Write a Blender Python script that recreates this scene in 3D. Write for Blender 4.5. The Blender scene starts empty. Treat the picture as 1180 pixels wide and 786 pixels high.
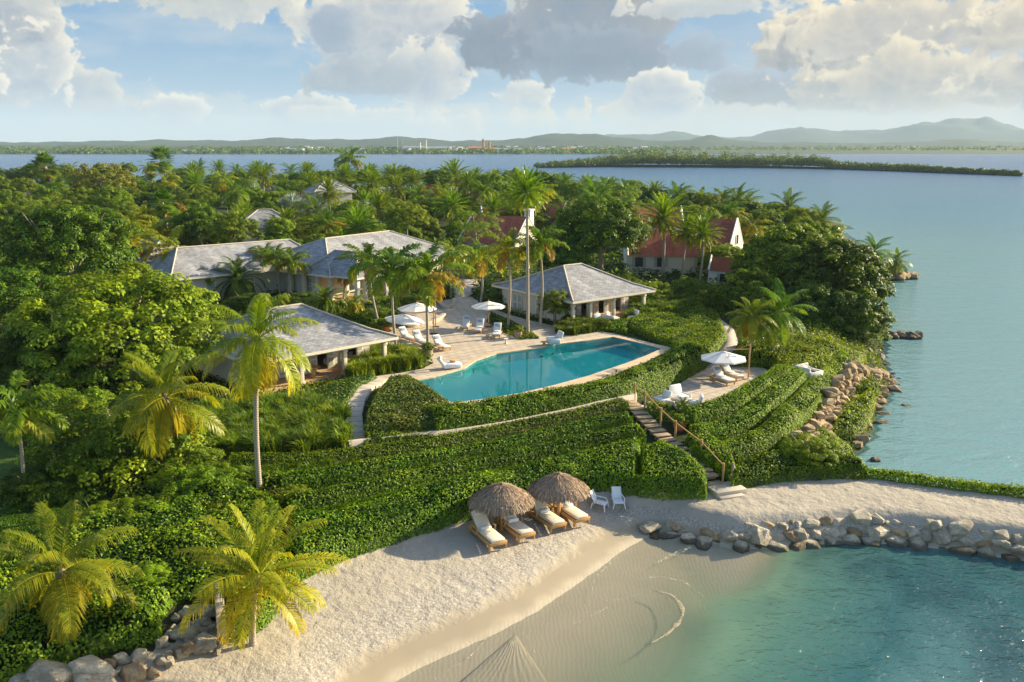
import bpy, bmesh, math, random
import numpy as np
from mathutils import Vector, Matrix
from mathutils.geometry import tessellate_polygon

S = bpy.context.scene
COL = S.collection
R = math.radians
# ------------------------------------------------------------------ camera
FPX = 1000.0; HC = 20.0; PITCH = math.atan(228 / 1000)
cam = bpy.data.cameras.new('camera'); co = bpy.data.objects.new('camera', cam); COL.objects.link(co)
co.location = (0, 0, HC); co.rotation_euler = (R(90) - PITCH, 0, 0)
cam.sensor_width = 36; cam.lens = 36 * FPX / 1180; cam.clip_end = 30000; cam.clip_start = 0.5
S.camera = co
cP, sP = math.cos(PITCH), math.sin(PITCH)
# ------------------------------------------------------------------ light
SUN_AZ, SUN_EL = 25.0, 21.0            # azimuth: degrees from +X towards +Y
a, e = R(SUN_AZ), R(SUN_EL)
SUNDIR = Vector((math.cos(e) * math.cos(a), math.cos(e) * math.sin(a), math.sin(e)))
sl = bpy.data.lights.new('sun', 'SUN'); sl.energy = 5.0; sl.angle = R(0.6); sl.color = (1.0, 0.84, 0.56)
so = bpy.data.objects.new('sun', sl); COL.objects.link(so)
so.rotation_euler = (-SUNDIR).to_track_quat('-Z', 'Y').to_euler()
S.view_settings.view_transform = 'Standard'; S.view_settings.look = 'None'
S.view_settings.gamma = 1; S.view_settings.exposure = 1.28; S.view_settings.use_curve_mapping = False
S.cycles.max_bounces = 6; S.cycles.diffuse_bounces = 3; S.cycles.glossy_bounces = 2
S.cycles.transmission_bounces = 4; S.cycles.transparent_max_bounces = 8; S.cycles.volume_bounces = 0
S.cycles.use_denoising = True; S.cycles.caustics_reflective = False; S.cycles.caustics_refractive = False

def ray(px, py):
    u = (px - 590) / FPX; v = (393 - py) / FPX
    return np.array([u, cP + v * sP, -sP + v * cP])
def G(px, py, z=0.0):
    d = ray(px, py); t = (z - HC) / d[2]
    return np.array([d[0] * t, d[1] * t, z])
def at_dist(px, py, y):
    d = ray(px, py); t = y / d[1]
    return np.array([d[0] * t, y, HC + d[2] * t])
def pxm(p):                              # pixels per metre at a point
    return FPX / (p[1] * cP - (p[2] - HC) * sP)

# ------------------------------------------------------------------ world: sky and clouds (world directions only)
W = bpy.data.worlds.new('World'); S.world = W; W.use_nodes = True
wt = W.node_tree; wt.nodes.clear()
class NT:
    def __init__(s, t): s.t = t
    def n(s, kind, **kw):
        o = s.t.nodes.new(kind)
        for k, v in kw.items(): setattr(o, k, v)
        return o
    def put(s, sock, v):
        if v is None: return
        if isinstance(v, bpy.types.NodeSocket): s.t.links.new(v, sock)
        else: sock.default_value = v
    def m(s, op, a, b=None, c=None, clamp=False):
        o = s.n('ShaderNodeMath', operation=op, use_clamp=clamp)
        for i, v in enumerate((a, b, c)):
            if v is not None: s.put(o.inputs[i], v)
        return o.outputs[0]
    def vm(s, op, a, b=None, out=0):
        o = s.n('ShaderNodeVectorMath', operation=op)
        s.put(o.inputs[0], a)
        if b is not None: s.put(o.inputs['Scale' if op == 'SCALE' else 1], b)
        return o.outputs[out]
    def mix(s, f, a, b, mode='MIX'):
        o = s.n('ShaderNodeMix', data_type='RGBA', blend_type=mode, clamp_factor=True)
        s.put(o.inputs[0], f); s.put(o.inputs[6], a); s.put(o.inputs[7], b)
        return o.outputs[2]
    def step(s, x, lo, hi):
        o = s.n('ShaderNodeMapRange', interpolation_type='SMOOTHSTEP', clamp=True)
        s.put(o.inputs[0], x); o.inputs[1].default_value = lo; o.inputs[2].default_value = hi
        return o.outputs[0]
    def noise(s, vec, scale, detail=4, rough=0.55, out=0, dist=0.0):
        o = s.n('ShaderNodeTexNoise'); o.inputs['Scale'].default_value = scale
        o.inputs['Detail'].default_value = detail; o.inputs['Roughness'].default_value = rough
        o.inputs['Distortion'].default_value = dist
        if vec is not None: s.put(o.inputs['Vector'], vec)
        return o.outputs[out]
w = NT(wt)
sky = w.n('ShaderNodeTexSky', sky_type='NISHITA', sun_disc=False)
sky.sun_elevation = e; sky.sun_rotation = R(90) - a; sky.air_density = 1.0; sky.dust_density = 1.2; sky.ozone_density = 1.5
SKY_K = 0.104; CLOUD_K = 0.39
gen = w.n('ShaderNodeTexCoord').outputs['Generated']
sx = w.n('ShaderNodeSeparateXYZ'); w.put(sx.inputs[0], w.vm('NORMALIZE', gen))
az = w.m('ARCTAN2', sx.outputs[0], sx.outputs[1]); el = w.m('ARCSINE', sx.outputs[2])
def azel(px, py):
    d = ray(px, py); d = d / np.linalg.norm(d)
    return math.atan2(d[0], d[1]), math.asin(d[2])
AZ0, AZ1, EL0, EL1, CW, CH = -0.80, 0.80, -0.01, 0.45, 1840, 530
def gnoise(x, y, seed):
    r = np.random.default_rng(seed); th = r.random((128, 128)) * 6.2832; gxn, gyn = np.cos(th), np.sin(th)
    iu, iv = np.floor(x).astype(int), np.floor(y).astype(int); fu, fv = x - iu, y - iv
    su = fu ** 3 * (fu * (fu * 6 - 15) + 10); sv = fv ** 3 * (fv * (fv * 6 - 15) + 10)
    def g(i, j): a_, b_ = (iu + i) % 128, (iv + j) % 128; return gxn[a_, b_] * (fu - i) + gyn[a_, b_] * (fv - j)
    return (g(0, 0) * (1 - su) + g(1, 0) * su) * (1 - sv) + (g(0, 1) * (1 - su) + g(1, 1) * su) * sv
def fbm(x, y, seed, octv, gain=0.55, billow=False):
    o, amp, tot = 0, 1.0, 0
    for k in range(octv):
        n_ = gnoise(x * 2 ** k + 9.7 * k, y * 2 ** k + 4.1 * k, seed + k)
        o = o + amp * (np.abs(n_) * 2 - 0.42 if billow else n_ * 1.4); tot += amp; amp *= gain
    return o / tot
def cloud_picture():
    A_, E_ = np.meshgrid(AZ0 + (np.arange(CW) + .5) / CW * (AZ1 - AZ0), EL0 + (np.arange(CH) + .5) / CH * (EL1 - EL0))
    # domain warp keeps the puffs from looking like noise
    wx = fbm(A_ * 20, E_ * 20, 40, 4) * 0.012; wy = fbm(A_ * 20 + 5, E_ * 20, 50, 4) * 0.012
    soft = fbm((A_ + wx) * 16, (E_ + wy) * 20, 1, 7, 0.55)
    puff = -fbm((A_ + wx) * 26, (E_ + wy) * 30, 20, 6, 0.58, True) - 0.35 * fbm((A_ + wx) * 70, (E_ + wy) * 80, 90, 4, 0.6, True)
    blue = np.array([0.21, 0.42, 0.68]); pale = np.array([0.52, 0.655, 0.735]); warm = np.array([0.86, 0.80, 0.66])
    t = np.clip(E_ / 0.16, 0, 1)[..., None] ** 0.75
    C = pale * (1 - t) + blue * t
    rt = np.clip((A_ + 0.15) / 0.65, 0, 1)[..., None] ** 1.4
    C = C * (1 - 0.55 * rt * (1 - 0.6 * t)) + warm * (0.55 * rt * (1 - 0.6 * t))
    veil = np.clip(fbm((A_ + 2 * wx) * 7, E_ * 22, 70, 6, 0.6) * 2.2 + 0.22, 0, 1)[..., None] * 0.42
    C = C * (1 - veil) + np.array([0.70, 0.73, 0.73]) * veil
    grey, dark, pal, cream, wm = (np.array(c) for c in ([0.36, 0.42, 0.50], [0.20, 0.26, 0.34], [0.55, 0.60, 0.62], [0.98, 0.92, 0.78], [1.05, 0.92, 0.68]))
    mg = np.array([0.44, 0.44, 0.44]); dm = np.array([0.33, 0.36, 0.40])
    # px, py, rx, ry, shaded, lit, roughness of the edge, opacity, light reach
    L = [(60, 118, 130, 22, pal, pal * 1.15, 1.4, .35, 3), (260, 128, 190, 16, pal, cream * .85, 1.6, .3, 3), (540, 134, 150, 14, pal, cream * .85, 1.6, .4, 3),
         (960, 132, 330, 22, mg * 1.3, wm * .9, 1.0, .75, 3), (40, 105, 90, 26, grey * 1.3, cream * .85, 1.0, .6, 3),
         (205, 128, 30, 15, grey * 1.25, cream, .9, .9, 4), (365, 128, 54, 18, grey * 1.25, cream, .9, .9, 4), (108, 97, 36, 18, grey * 1.2, cream * .9, .9, .75, 4), (420, 135, 60, 12, pal, cream * .9, 1, .7, 4),
         (5, 80, 52, 56, grey * 1.2, cream, .8, 1, 3), (-5, 22, 48, 36, grey, cream, .8, 1, 3), (240, -14, 92, 40, pal, cream, .8, 1, 3), (60, -14, 70, 18, pal, cream, 1, .7, 3),
         (-90, 60, 60, 70, grey, cream, .8, 1, 3), (450, 42, 90, 66, grey * 1.15, cream, .65, 1, 2.2), (500, 88, 60, 34, grey * 1.2, cream * .95, .8, 1, 2.5), (425, 92, 60, 22, grey, pal, .9, .9, 3), (384, 40, 24, 24, dark * 1.5, grey * 1.2, .8, .85, 3),
         (636, 18, 44, 34, pal, cream, .9, .8, 3), (600, 110, 30, 14, pal, cream, 1, .8, 3),
         (577, 60, 54, 36, dark, grey * .95, .7, 1, 2), (682, 26, 72, 78, dark * 1.25, np.array([.45, .46, .46]), .6, 1, 1.6), (690, 70, 80, 30, dark * 1.1, grey, .8, .95, 2),
         (806, 64, 28, 22, grey * .9, grey * 1.3, 1, .75, 3), (830, 6, 100, 12, pal, cream, 1.2, .8, 3), (770, 112, 46, 28, grey * 1.2, cream, .8, 1, 3),
         (945, 64, 66, 56, dm, wm, .7, 1, 2.2), (890, 106, 76, 22, dm, grey * 1.3, .8, 1, 2), (1000, 102, 80, 28, dm * 1.1, wm * .8, .7, 1, 2),
         (1050, 38, 120, 42, mg * 1.1, wm, .75, 1, 2.6), (1060, 92, 90, 34, mg, wm * .92, .7, 1, 2.2), (1165, 98, 56, 36, mg, wm, .75, 1, 2.5), (1200, 26, 70, 22, mg, wm, .9, .9, 3),
         (1330, 60, 150, 56, mg, wm, .8, 1, 2.5), (-260, 60, 150, 50, grey, cream, .8, 1, 2.5), (300, -150, 260, 40, pal, cream, 1, .9, 3), (1000, -140, 340, 50, mg, wm, 1, 1, 3), (1250, -120, 300, 90, mg, wm, .9, 1, 2.5), (1000, -290, 420, 80, mg, wm, .9, 1, 2.5), (250, -280, 300, 70, grey, cream, 1, 1, 2.5), (650, -190, 200, 50, grey, cream, 1, 1, 2.5)]
    sa, se = (AZ1 - AZ0) / CW, (EL1 - EL0) / CH
    for (px, py, rx, ry, c0, c1, ed, op, lr) in L:
        a0, e0 = azel(px, py); rx, ry = rx * 1.05 / FPX, ry * 1.05 / FPX
        i0, i1 = int((a0 - 2 * rx - AZ0) / sa), int((a0 + 2 * rx - AZ0) / sa); j0, j1 = int((e0 - 2 * ry - EL0) / se), int((e0 + 2 * ry - EL0) / se)
        i0, i1, j0, j1 = max(i0, 0), min(i1, CW), max(j0, 0), min(j1, CH)
        if i1 - i0 < 4 or j1 - j0 < 4: continue
        sl_ = np.s_[j0:j1, i0:i1]
        qx, qy = (A_[sl_] - a0) / rx, (E_[sl_] - e0) / ry
        qy = np.where(qy < 0, qy * (1.15 - 0.25 * qy), qy)
        f = 1 - np.hypot(qx, qy) + 1.22 * ed * (0.95 * soft[sl_] + 0.75 * puff[sl_])
        T = np.clip(f, 0, None)
        acc = np.zeros_like(T); dx, dy = 0.8, 0.6
        for k in range(1, 15):
            s_ = 2.0 * k
            acc += np.roll(np.roll(T, -int(round(dx * s_)), 1), -int(round(dy * s_)), 0) * (0.5 + 0.5 * (k < 8))
        lit = np.exp(-acc * 0.19 * lr) * 0.75 + 0.25 * np.clip(0.5 + qy * 0.45 + qx * 0.15, 0, 1)
        lit = np.clip(lit + 0.5 * (puff[sl_]), 0, 1)[..., None]
        al = np.clip(f / 0.17, 0, 1); al = (al * al * (3 - 2 * al) * op)[..., None]
        C[sl_] = C[sl_] * (1 - al) + (c0 * (1 - lit) + c1 * lit) * al
    hzf = (np.clip(1 - E_ / 0.055, 0, 1) ** 1.3)[..., None] * 0.7
    hc = np.array([0.66, 0.70, 0.69]) * (1 - rt) + np.array([0.82, 0.76, 0.62]) * rt
    return C * (1 - hzf) + hc * hzf

sky_img = bpy.data.images.new('sky_clouds', CW, CH, alpha=False, float_buffer=True)
_px = np.ones((CH, CW, 4), np.float32); _px[..., :3] = cloud_picture()
sky_img.pixels.foreach_set(_px.ravel()); sky_img.update(); sky_img.pack()
base = w.n('ShaderNodeBackground')
cv = w.n('ShaderNodeCombineXYZ')
w.put(cv.inputs[0], w.m('DIVIDE', w.m('SUBTRACT', az, AZ0), AZ1 - AZ0)); w.put(cv.inputs[1], w.m('DIVIDE', w.m('SUBTRACT', el, EL0), EL1 - EL0))
tx = w.n('ShaderNodeTexImage', image=sky_img, extension='EXTEND', interpolation='Cubic'); w.put(tx.inputs[0], cv.outputs[0])
near = w.m('MULTIPLY', w.step(w.m('ABSOLUTE', az), 0.80, 0.66), w.step(el, 0.445, 0.33))
colr = w.mix(near, w.vm('SCALE', sky.outputs[0], SKY_K), w.vm('SCALE', tx.outputs[0], CLOUD_K))
w.put(base.inputs[0], colr); base.inputs[1].default_value = 1.0
wo = w.n('ShaderNodeOutputWorld'); wt.links.new(base.outputs[0], wo.inputs[0])
W.cycles.sampling_method = 'MANUAL'; W.cycles.sample_map_resolution = 512

# ------------------------------------------------------------------ helpers
def tag(o, label=None, cat=None, group=None, kind=None):
    if label: o['label'] = label
    if cat: o['category'] = cat
    if group: o['group'] = group
    if kind: o['kind'] = kind
    return o
def empty(name, loc=(0, 0, 0), rz=0.0, label=None, cat=None, group=None):
    o = bpy.data.objects.new(name, None); COL.objects.link(o); o.empty_display_size = 0.2
    o.location = loc; o.rotation_euler = (0, 0, rz)
    return tag(o, label, cat, group)
def link(name, me, mats=(), parent=None):
    for m_ in mats: me.materials.append(m_)
    o = bpy.data.objects.new(name, me); COL.objects.link(o)
    if parent: o.parent = parent
    return o
KIDS = {}
def copy_tree(o, loc, rz=None, scale=None, label=None, group=None, cat=None, parent=None):
    c = o.copy(); COL.objects.link(c)
    if parent is not None: c.parent = parent
    else:
        c.location = loc
        if rz is not None: c.rotation_euler = (0, 0, rz)
        if scale is not None: c.scale = (scale,) * 3 if not hasattr(scale, '__len__') else scale
        tag(c, label, cat, group)
    if o.name not in KIDS: KIDS[o.name] = list(o.children)
    for ch in KIDS[o.name]: copy_tree(ch, None, parent=c)
    return c
def mesh_np(name, V, F, tint=None, mat=None, smooth=False):
    """V (n,3); F list of index arrays (k,3)/(k,4); tint per face"""
    me = bpy.data.meshes.new(name)
    V = np.asarray(V, dtype=np.float32)
    me.vertices.add(len(V)); me.vertices.foreach_set('co', V.ravel())
    F = [np.asarray(f, dtype=np.int32) for f in F if len(f)]
    li = np.concatenate([f.ravel() for f in F]); n = [len(f) for f in F]
    tot = np.concatenate([np.full(len(f), f.shape[1], dtype=np.int32) for f in F])
    st = np.concatenate([[0], np.cumsum(tot)[:-1]]).astype(np.int32)
    me.loops.add(len(li)); me.loops.foreach_set('vertex_index', li)
    me.polygons.add(len(tot)); me.polygons.foreach_set('loop_start', st); me.polygons.foreach_set('loop_total', tot)
    if mat is not None: me.polygons.foreach_set('material_index', np.asarray(mat, dtype=np.int32))
    if smooth is not False: me.polygons.foreach_set('use_smooth', np.full(len(tot), True) if smooth is True else np.asarray(smooth))
    me.update(calc_edges=True)
    if tint is not None:
        at = me.attributes.new('tint', 'FLOAT', 'FACE'); at.data.foreach_set('value', np.asarray(tint, dtype=np.float32))
    return me
class MB:
    def __init__(s): s.v = []; s.f = []; s.sm = []
    def add(s, vs, fs, M=None, smooth=False):
        k = len(s.v)
        for p in vs:
            p = Vector(p)
            if M is not None: p = M @ p
            s.v.append(tuple(p))
        for f in fs: s.f.append(tuple(i + k for i in f)); s.sm.append(smooth)
        return s
    def box(s, c, sz, rz=0.0, M=None, b=0.0, taper=1.0):
        x, y, z = sz[0] / 2, sz[1] / 2, sz[2] / 2
        ca, sa = math.cos(rz), math.sin(rz)
        vs = []
        if b <= 0:
            for dz in (-z, z):
                t = taper if dz > 0 else 1
                for (px, py) in ((-x, -y), (x, -y), (x, y), (-x, y)):
                    px *= t; py *= t
                    vs.append((c[0] + px * ca - py * sa, c[1] + px * sa + py * ca, c[2] + dz))
            return s.add(vs, [(3, 2, 1, 0), (4, 5, 6, 7), (0, 1, 5, 4), (1, 2, 6, 5), (2, 3, 7, 6), (3, 0, 4, 7)], M)
        bm = bmesh.new(); bmesh.ops.create_cube(bm, size=1)
        for v in bm.verts: v.co = Vector((v.co.x * sz[0], v.co.y * sz[1], v.co.z * sz[2]))
        bmesh.ops.bevel(bm, geom=bm.edges[:], offset=b, segments=2, affect='EDGES', profile=0.5)
        bm.verts.index_update()
        vs = [(c[0] + v.co.x * ca - v.co.y * sa, c[1] + v.co.x * sa + v.co.y * ca, c[2] + v.co.z) for v in bm.verts]
        fs = [[v.index for v in f.verts] for f in bm.faces]; bm.free()
        return s.add(vs, fs, M, True)
    def tube(s, pts, rad, n=8, caps=True, M=None, smooth=True):
        pts = [Vector(p) for p in pts]
        if not hasattr(rad, '__len__'): rad = [rad] * len(pts)
        vs, fs = [], []
        for i, p in enumerate(pts):
            t = (pts[min(i + 1, len(pts) - 1)] - pts[max(i - 1, 0)]).normalized()
            ref = Vector((0, 0, 1)) if abs(t.z) < 0.9 else Vector((1, 0, 0))
            u = t.cross(ref).normalized(); v = t.cross(u).normalized()
            for k in range(n):
                an = 2 * math.pi * k / n
                vs.append(p + (u * math.cos(an) + v * math.sin(an)) * rad[i])
        for i in range(len(pts) - 1):
            for k in range(n):
                k2 = (k + 1) % n
                fs.append((i * n + k, i * n + k2, (i + 1) * n + k2, (i + 1) * n + k))
        s.add(vs, fs, M, smooth)
        if caps:
            s.add(vs[:n], [tuple(range(n))], M); s.add(vs[-n:], [tuple(reversed(range(n)))], M)
        return s
    def lathe(s, prof, n=16, c=(0, 0, 0), smooth=True, M=None, caps=True):
        vs, fs = [], []
        for (r, z) in prof:
            for k in range(n):
                an = 2 * math.pi * k / n
                vs.append((c[0] + r * math.cos(an), c[1] + r * math.sin(an), c[2] + z))
        for i in range(len(prof) - 1):
            for k in range(n):
                k2 = (k + 1) % n
                fs.append((i * n + k, i * n + k2, (i + 1) * n + k2, (i + 1) * n + k))
        s.add(vs, fs, M, smooth)
        if caps:
            s.add(vs[:n], [tuple(reversed(range(n)))], M); s.add(vs[-n:], [tuple(range(n))], M)
        return s
    def prism(s, poly, z0, z1, M=None):
        n = len(poly)
        vs = [(p[0], p[1], z0) for p in poly] + [(p[0], p[1], z1) for p in poly]
        s.add(vs, [(i, (i + 1) % n, n + (i + 1) % n, n + i) for i in range(n)] + [tuple(range(n, 2 * n)), tuple(reversed(range(n)))], M)
        return s
    def build(s, name, mat, parent=None):
        me = bpy.data.meshes.new(name); me.from_pydata(s.v, [], s.f); me.update()
        me.polygons.foreach_set('use_smooth', s.sm)
        return link(name, me, [mat] if not isinstance(mat, (list, tuple)) else mat, parent)

# ------------------------------------------------------------------ materials
def newmat(name):
    m = bpy.data.materials.new(name); m.use_nodes = True; m.node_tree.nodes.clear()
    n = NT(m.node_tree); out = n.n('ShaderNodeOutputMaterial')
    return m, n, out
def pri(n, col, rough=0.7, spec=0.4, **kw):
    b = n.n('ShaderNodeBsdfPrincipled'); n.put(b.inputs['Base Color'], col); n.put(b.inputs['Roughness'], rough)
    b.inputs['Specular IOR Level'].default_value = spec
    for k, v in kw.items(): n.put(b.inputs[k], v)
    return b
def bump(n, h, strength=0.5, dist=0.05):
    b = n.n('ShaderNodeBump'); b.inputs['Strength'].default_value = strength; b.inputs['Distance'].default_value = dist
    n.put(b.inputs['Height'], h); return b.outputs[0]
def c4(c): return (c[0], c[1], c[2], 1)
def ramp(n, f, cols):
    r = n.n('ShaderNodeValToRGB'); n.put(r.inputs[0], f); el_ = r.color_ramp.elements
    while len(el_) < len(cols): el_.new(0.5)
    for i, (p, c) in enumerate(cols): el_[i].position = p; el_[i].color = c4(c)
    return r.outputs[0]
def solid(name, col, rough=0.7, var=0.25, scale=3.0, bmp=0.2, bscale=20, spec=0.4, bd=0.02, obj=True):
    m, n, out = newmat(name)
    v = n.n('ShaderNodeTexCoord').outputs['Object'] if obj else n.n('ShaderNodeNewGeometry').outputs['Position']
    f = n.noise(v, scale, 5, 0.6)
    k = n.m('ADD', n.m('MULTIPLY', n.m('SUBTRACT', f, 0.5), 2 * var), 1.0)
    oi = n.n('ShaderNodeObjectInfo').outputs['Random']
    k = n.m('MULTIPLY', k, n.m('ADD', 0.93, n.m('MULTIPLY', oi, 0.14)))
    c = n.vm('SCALE', (col[0], col[1], col[2]), k)
    b = pri(n, c, rough, spec)
    if bmp: n.put(b.inputs['Normal'], bump(n, n.noise(v, bscale, 4, 0.6), bmp, bd))
    n.t.links.new(b.outputs[0], out.inputs[0]); return m
def leafmat(name, cols, trans=0.34, rough=0.55, spec=0.22, hue=0.12, patch=0.6):
    """leaf colour by the leaf's own tint, by plant and by broad patches of the plant"""
    m, n, out = newmat(name)
    at = n.n('ShaderNodeAttribute', attribute_name='tint').outputs['Fac']
    oi = n.n('ShaderNodeObjectInfo').outputs['Random']
    pos = n.n('ShaderNodeNewGeometry').outputs['Position']
    c = ramp(n, at, cols)
    pk = n.m('ADD', 1 - patch / 2, n.m('MULTIPLY', n.step(n.noise(pos, 0.55, 5, 0.7), 0.25, 0.75), patch))
    k = n.m('MULTIPLY', pk, n.m('ADD', 1 - hue, n.m('MULTIPLY', oi, 2 * hue)))
    h = n.n('ShaderNodeHueSaturation'); n.put(h.inputs['Color'], c)
    n.put(h.inputs['Hue'], n.m('ADD', 0.5 - hue * 0.12, n.m('MULTIPLY', oi, hue * 0.24))); n.put(h.inputs['Value'], k)
    b = pri(n, h.outputs[0], rough, spec)
    tr = n.n('ShaderNodeBsdfTranslucent')
    tc = n.mix(1.0, h.outputs[0], (1.35, 1.25, 0.45, 1), 'MULTIPLY')
    n.put(tr.inputs[0], tc)
    mx = n.n('ShaderNodeMixShader'); mx.inputs[0].default_value = trans
    n.t.links.new(b.outputs[0], mx.inputs[1]); n.t.links.new(tr.outputs[0], mx.inputs[2])
    n.t.links.new(mx.outputs[0], out.inputs[0]); return m
M = {}
M['leaf_hedge'] = leafmat('leaf_hedge', [(0, (0.030, 0.080, 0.004)), (0.45, (0.135, 0.235, 0.007)), (1, (0.34, 0.42, 0.012))])
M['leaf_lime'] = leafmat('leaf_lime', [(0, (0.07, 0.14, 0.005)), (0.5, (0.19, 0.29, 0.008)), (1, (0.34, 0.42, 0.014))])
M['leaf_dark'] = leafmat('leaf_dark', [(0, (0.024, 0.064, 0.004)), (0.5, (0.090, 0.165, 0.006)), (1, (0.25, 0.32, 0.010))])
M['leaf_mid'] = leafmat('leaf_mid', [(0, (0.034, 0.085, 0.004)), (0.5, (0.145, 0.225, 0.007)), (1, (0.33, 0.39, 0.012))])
M['leaf_yellow'] = leafmat('leaf_yellow', [(0, (0.06, 0.10, 0.012)), (0.5, (0.17, 0.20, 0.02)), (1, (0.33, 0.28, 0.03))])
M['leaf_variegated'] = leafmat('leaf_variegated', [(0, (0.04, 0.09, 0.012)), (0.6, (0.12, 0.20, 0.025)), (0.85, (0.3, 0.35, 0.10)), (1, (0.5, 0.5, 0.22))])
M['grass_blade'] = leafmat('grass_blade', [(0, (0.03, 0.075, 0.005)), (0.5, (0.11, 0.19, 0.009)), (1, (0.32, 0.36, 0.02))], trans=0.4)
M['frond_green'] = leafmat('frond_green', [(0, (0.045, 0.12, 0.007)), (0.4, (0.14, 0.235, 0.009)), (0.75, (0.24, 0.28, 0.016)), (1, (0.33, 0.22, 0.04))], trans=0.42, rough=0.4, patch=0.2)
M['frond_yellow'] = leafmat('frond_yellow', [(0, (0.09, 0.18, 0.008)), (0.4, (0.27, 0.31, 0.012)), (0.75, (0.52, 0.43, 0.016)), (1, (0.44, 0.27, 0.035))], trans=0.42, rough=0.4, patch=0.2)
M['frond_silver'] = leafmat('frond_silver', [(0, (0.16, 0.22, 0.20)), (0.5, (0.28, 0.34, 0.32)), (1, (0.42, 0.47, 0.42))], trans=0.2, patch=0.2)
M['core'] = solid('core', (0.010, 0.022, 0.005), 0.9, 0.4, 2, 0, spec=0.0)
M['bark'] = solid('bark', (0.22, 0.18, 0.13), 0.85, 0.35, 6, 0.5, 25)
M['palm_bark'] = None
def palmbark(name, col):
    m, n, out = newmat(name)
    v = n.n('ShaderNodeTexCoord').outputs['Object']
    wv = n.n('ShaderNodeTexWave', bands_direction='Z'); wv.inputs['Scale'].default_value = 2.6; wv.inputs['Distortion'].default_value = 1.5
    n.put(wv.inputs['Vector'], v)
    k = n.m('ADD', 0.75, n.m('ADD', n.m('MULTIPLY', wv.outputs['Fac'], 0.2), n.m('MULTIPLY', n.noise(v, 9, 4), 0.3)))
    b = pri(n, n.vm('SCALE', col, k), 0.85, 0.2)
    n.put(b.inputs['Normal'], bump(n, wv.outputs['Fac'], 0.5, 0.03))
    n.t.links.new(b.outputs[0], out.inputs[0]); return m
M['palm_bark'] = palmbark('palm_bark', (0.34, 0.29, 0.22))
M['palm_bark_red'] = palmbark('palm_bark_red', (0.30, 0.15, 0.06))
M['crownshaft'] = solid('crownshaft', (0.14, 0.20, 0.04), 0.5, 0.2, 4, 0)
M['cream'] = solid('cream', (0.66, 0.59, 0.46), 0.8, 0.06, 1.5, 0.15, 12)
M['white'] = solid('white', (0.66, 0.63, 0.58), 0.7, 0.05, 2, 0.1, 15)
M['stucco'] = solid('stucco', (0.58, 0.53, 0.44), 0.9, 0.08, 0.8, 0.2, 10)
M['canvas'] = solid('canvas', (0.70, 0.68, 0.64), 0.9, 0.04, 3, 0.1, 60)
M['cushion'] = solid('cushion', (0.74, 0.66, 0.52), 0.95, 0.06, 3, 0.2, 8)
M['towel'] = solid('towel', (0.78, 0.77, 0.75), 0.95, 0.05, 4, 0.3, 30)
M['white_plastic'] = solid('white_plastic', (0.78, 0.79, 0.80), 0.35, 0.03, 3, 0)
M['stripe'] = solid('stripe', (0.30, 0.36, 0.46), 0.95, 0.2, 6, 0)
M['teak'] = solid('teak', (0.48, 0.27, 0.09), 0.6, 0.25, 5, 0.2, 30)
M['wood_grey'] = solid('wood_grey', (0.34, 0.25, 0.15), 0.8, 0.25, 5, 0.3, 30)
M['terracotta'] = solid('terracotta', (0.50, 0.20, 0.08), 0.8, 0.2, 5, 0.1)
M['concrete'] = solid('concrete', (0.50, 0.43, 0.34), 0.9, 0.2, 1.5, 0.4, 8)
M['dark'] = solid('dark', (0.03, 0.03, 0.035), 0.5, 0.2, 3, 0)
M['glass_dark'] = solid('glass_dark', (0.035, 0.04, 0.045), 0.08, 0.2, 3, 0, spec=0.6)
M['shutter'] = solid('shutter', (0.34, 0.35, 0.33), 0.7, 0.1, 3, 0.1)
M['metal'] = solid('metal', (0.30, 0.30, 0.30), 0.4, 0.1, 3, 0)
M['orange'] = solid('orange', (0.60, 0.22, 0.06), 0.8, 0.15, 3, 0.1)

def rockmat(name, c0, c1, sc=1.0):
    m, n, out = newmat(name)
    v = n.n('ShaderNodeTexCoord').outputs['Object']
    oi = n.n('ShaderNodeObjectInfo').outputs['Random']
    off = n.n('ShaderNodeCombineXYZ'); n.put(off.inputs[0], n.m('MULTIPLY', oi, 50))
    v = n.vm('ADD', v, off.outputs[0])
    f = n.step(n.noise(v, 1.4 * sc, 6, 0.65), 0.3, 0.7)
    c = n.mix(f, c4(c0), c4(c1))
    crk = n.step(n.noise(v, 5 * sc, 6, 0.7, dist=1.0), 0.36, 0.46)
    c = n.mix(n.m('MULTIPLY', n.m('SUBTRACT', 1.0, crk), 0.55), c, (0.16, 0.13, 0.10, 1))
    c = n.vm('SCALE', c, n.m('ADD', 0.78, n.m('MULTIPLY', oi, 0.44)))
    ps = n.n('ShaderNodeNewGeometry').outputs['Position']; sz_ = n.n('ShaderNodeSeparateXYZ'); n.put(sz_.inputs[0], ps)
    tide = n.step(n.m('ADD', sz_.outputs[2], n.m('MULTIPLY', n.m('SUBTRACT', n.noise(ps, 1.5, 4, 0.6), 0.5), 0.35)), 0.26, 0.12)
    c = n.mix(n.m('MULTIPLY', tide, 0.8), c, (0.055, 0.05, 0.035, 1))
    b = pri(n, c, 0.9, 0.25)
    h = n.m('ADD', n.noise(v, 3.5 * sc, 6, 0.7), n.m('MULTIPLY', n.noise(v, 14 * sc, 4, 0.6), 0.3))
    n.put(b.inputs['Normal'], bump(n, h, 0.9, 0.12))
    n.t.links.new(b.outputs[0], out.inputs[0]); return m
M['rock'] = rockmat('rock', (0.34, 0.285, 0.20), (0.60, 0.52, 0.385))
M['rock_warm'] = rockmat('rock_warm', (0.30, 0.19, 0.095), (0.50, 0.385, 0.23))
M['rock_wet'] = rockmat('rock_wet', (0.14, 0.11, 0.08), (0.30, 0.24, 0.17))

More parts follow.
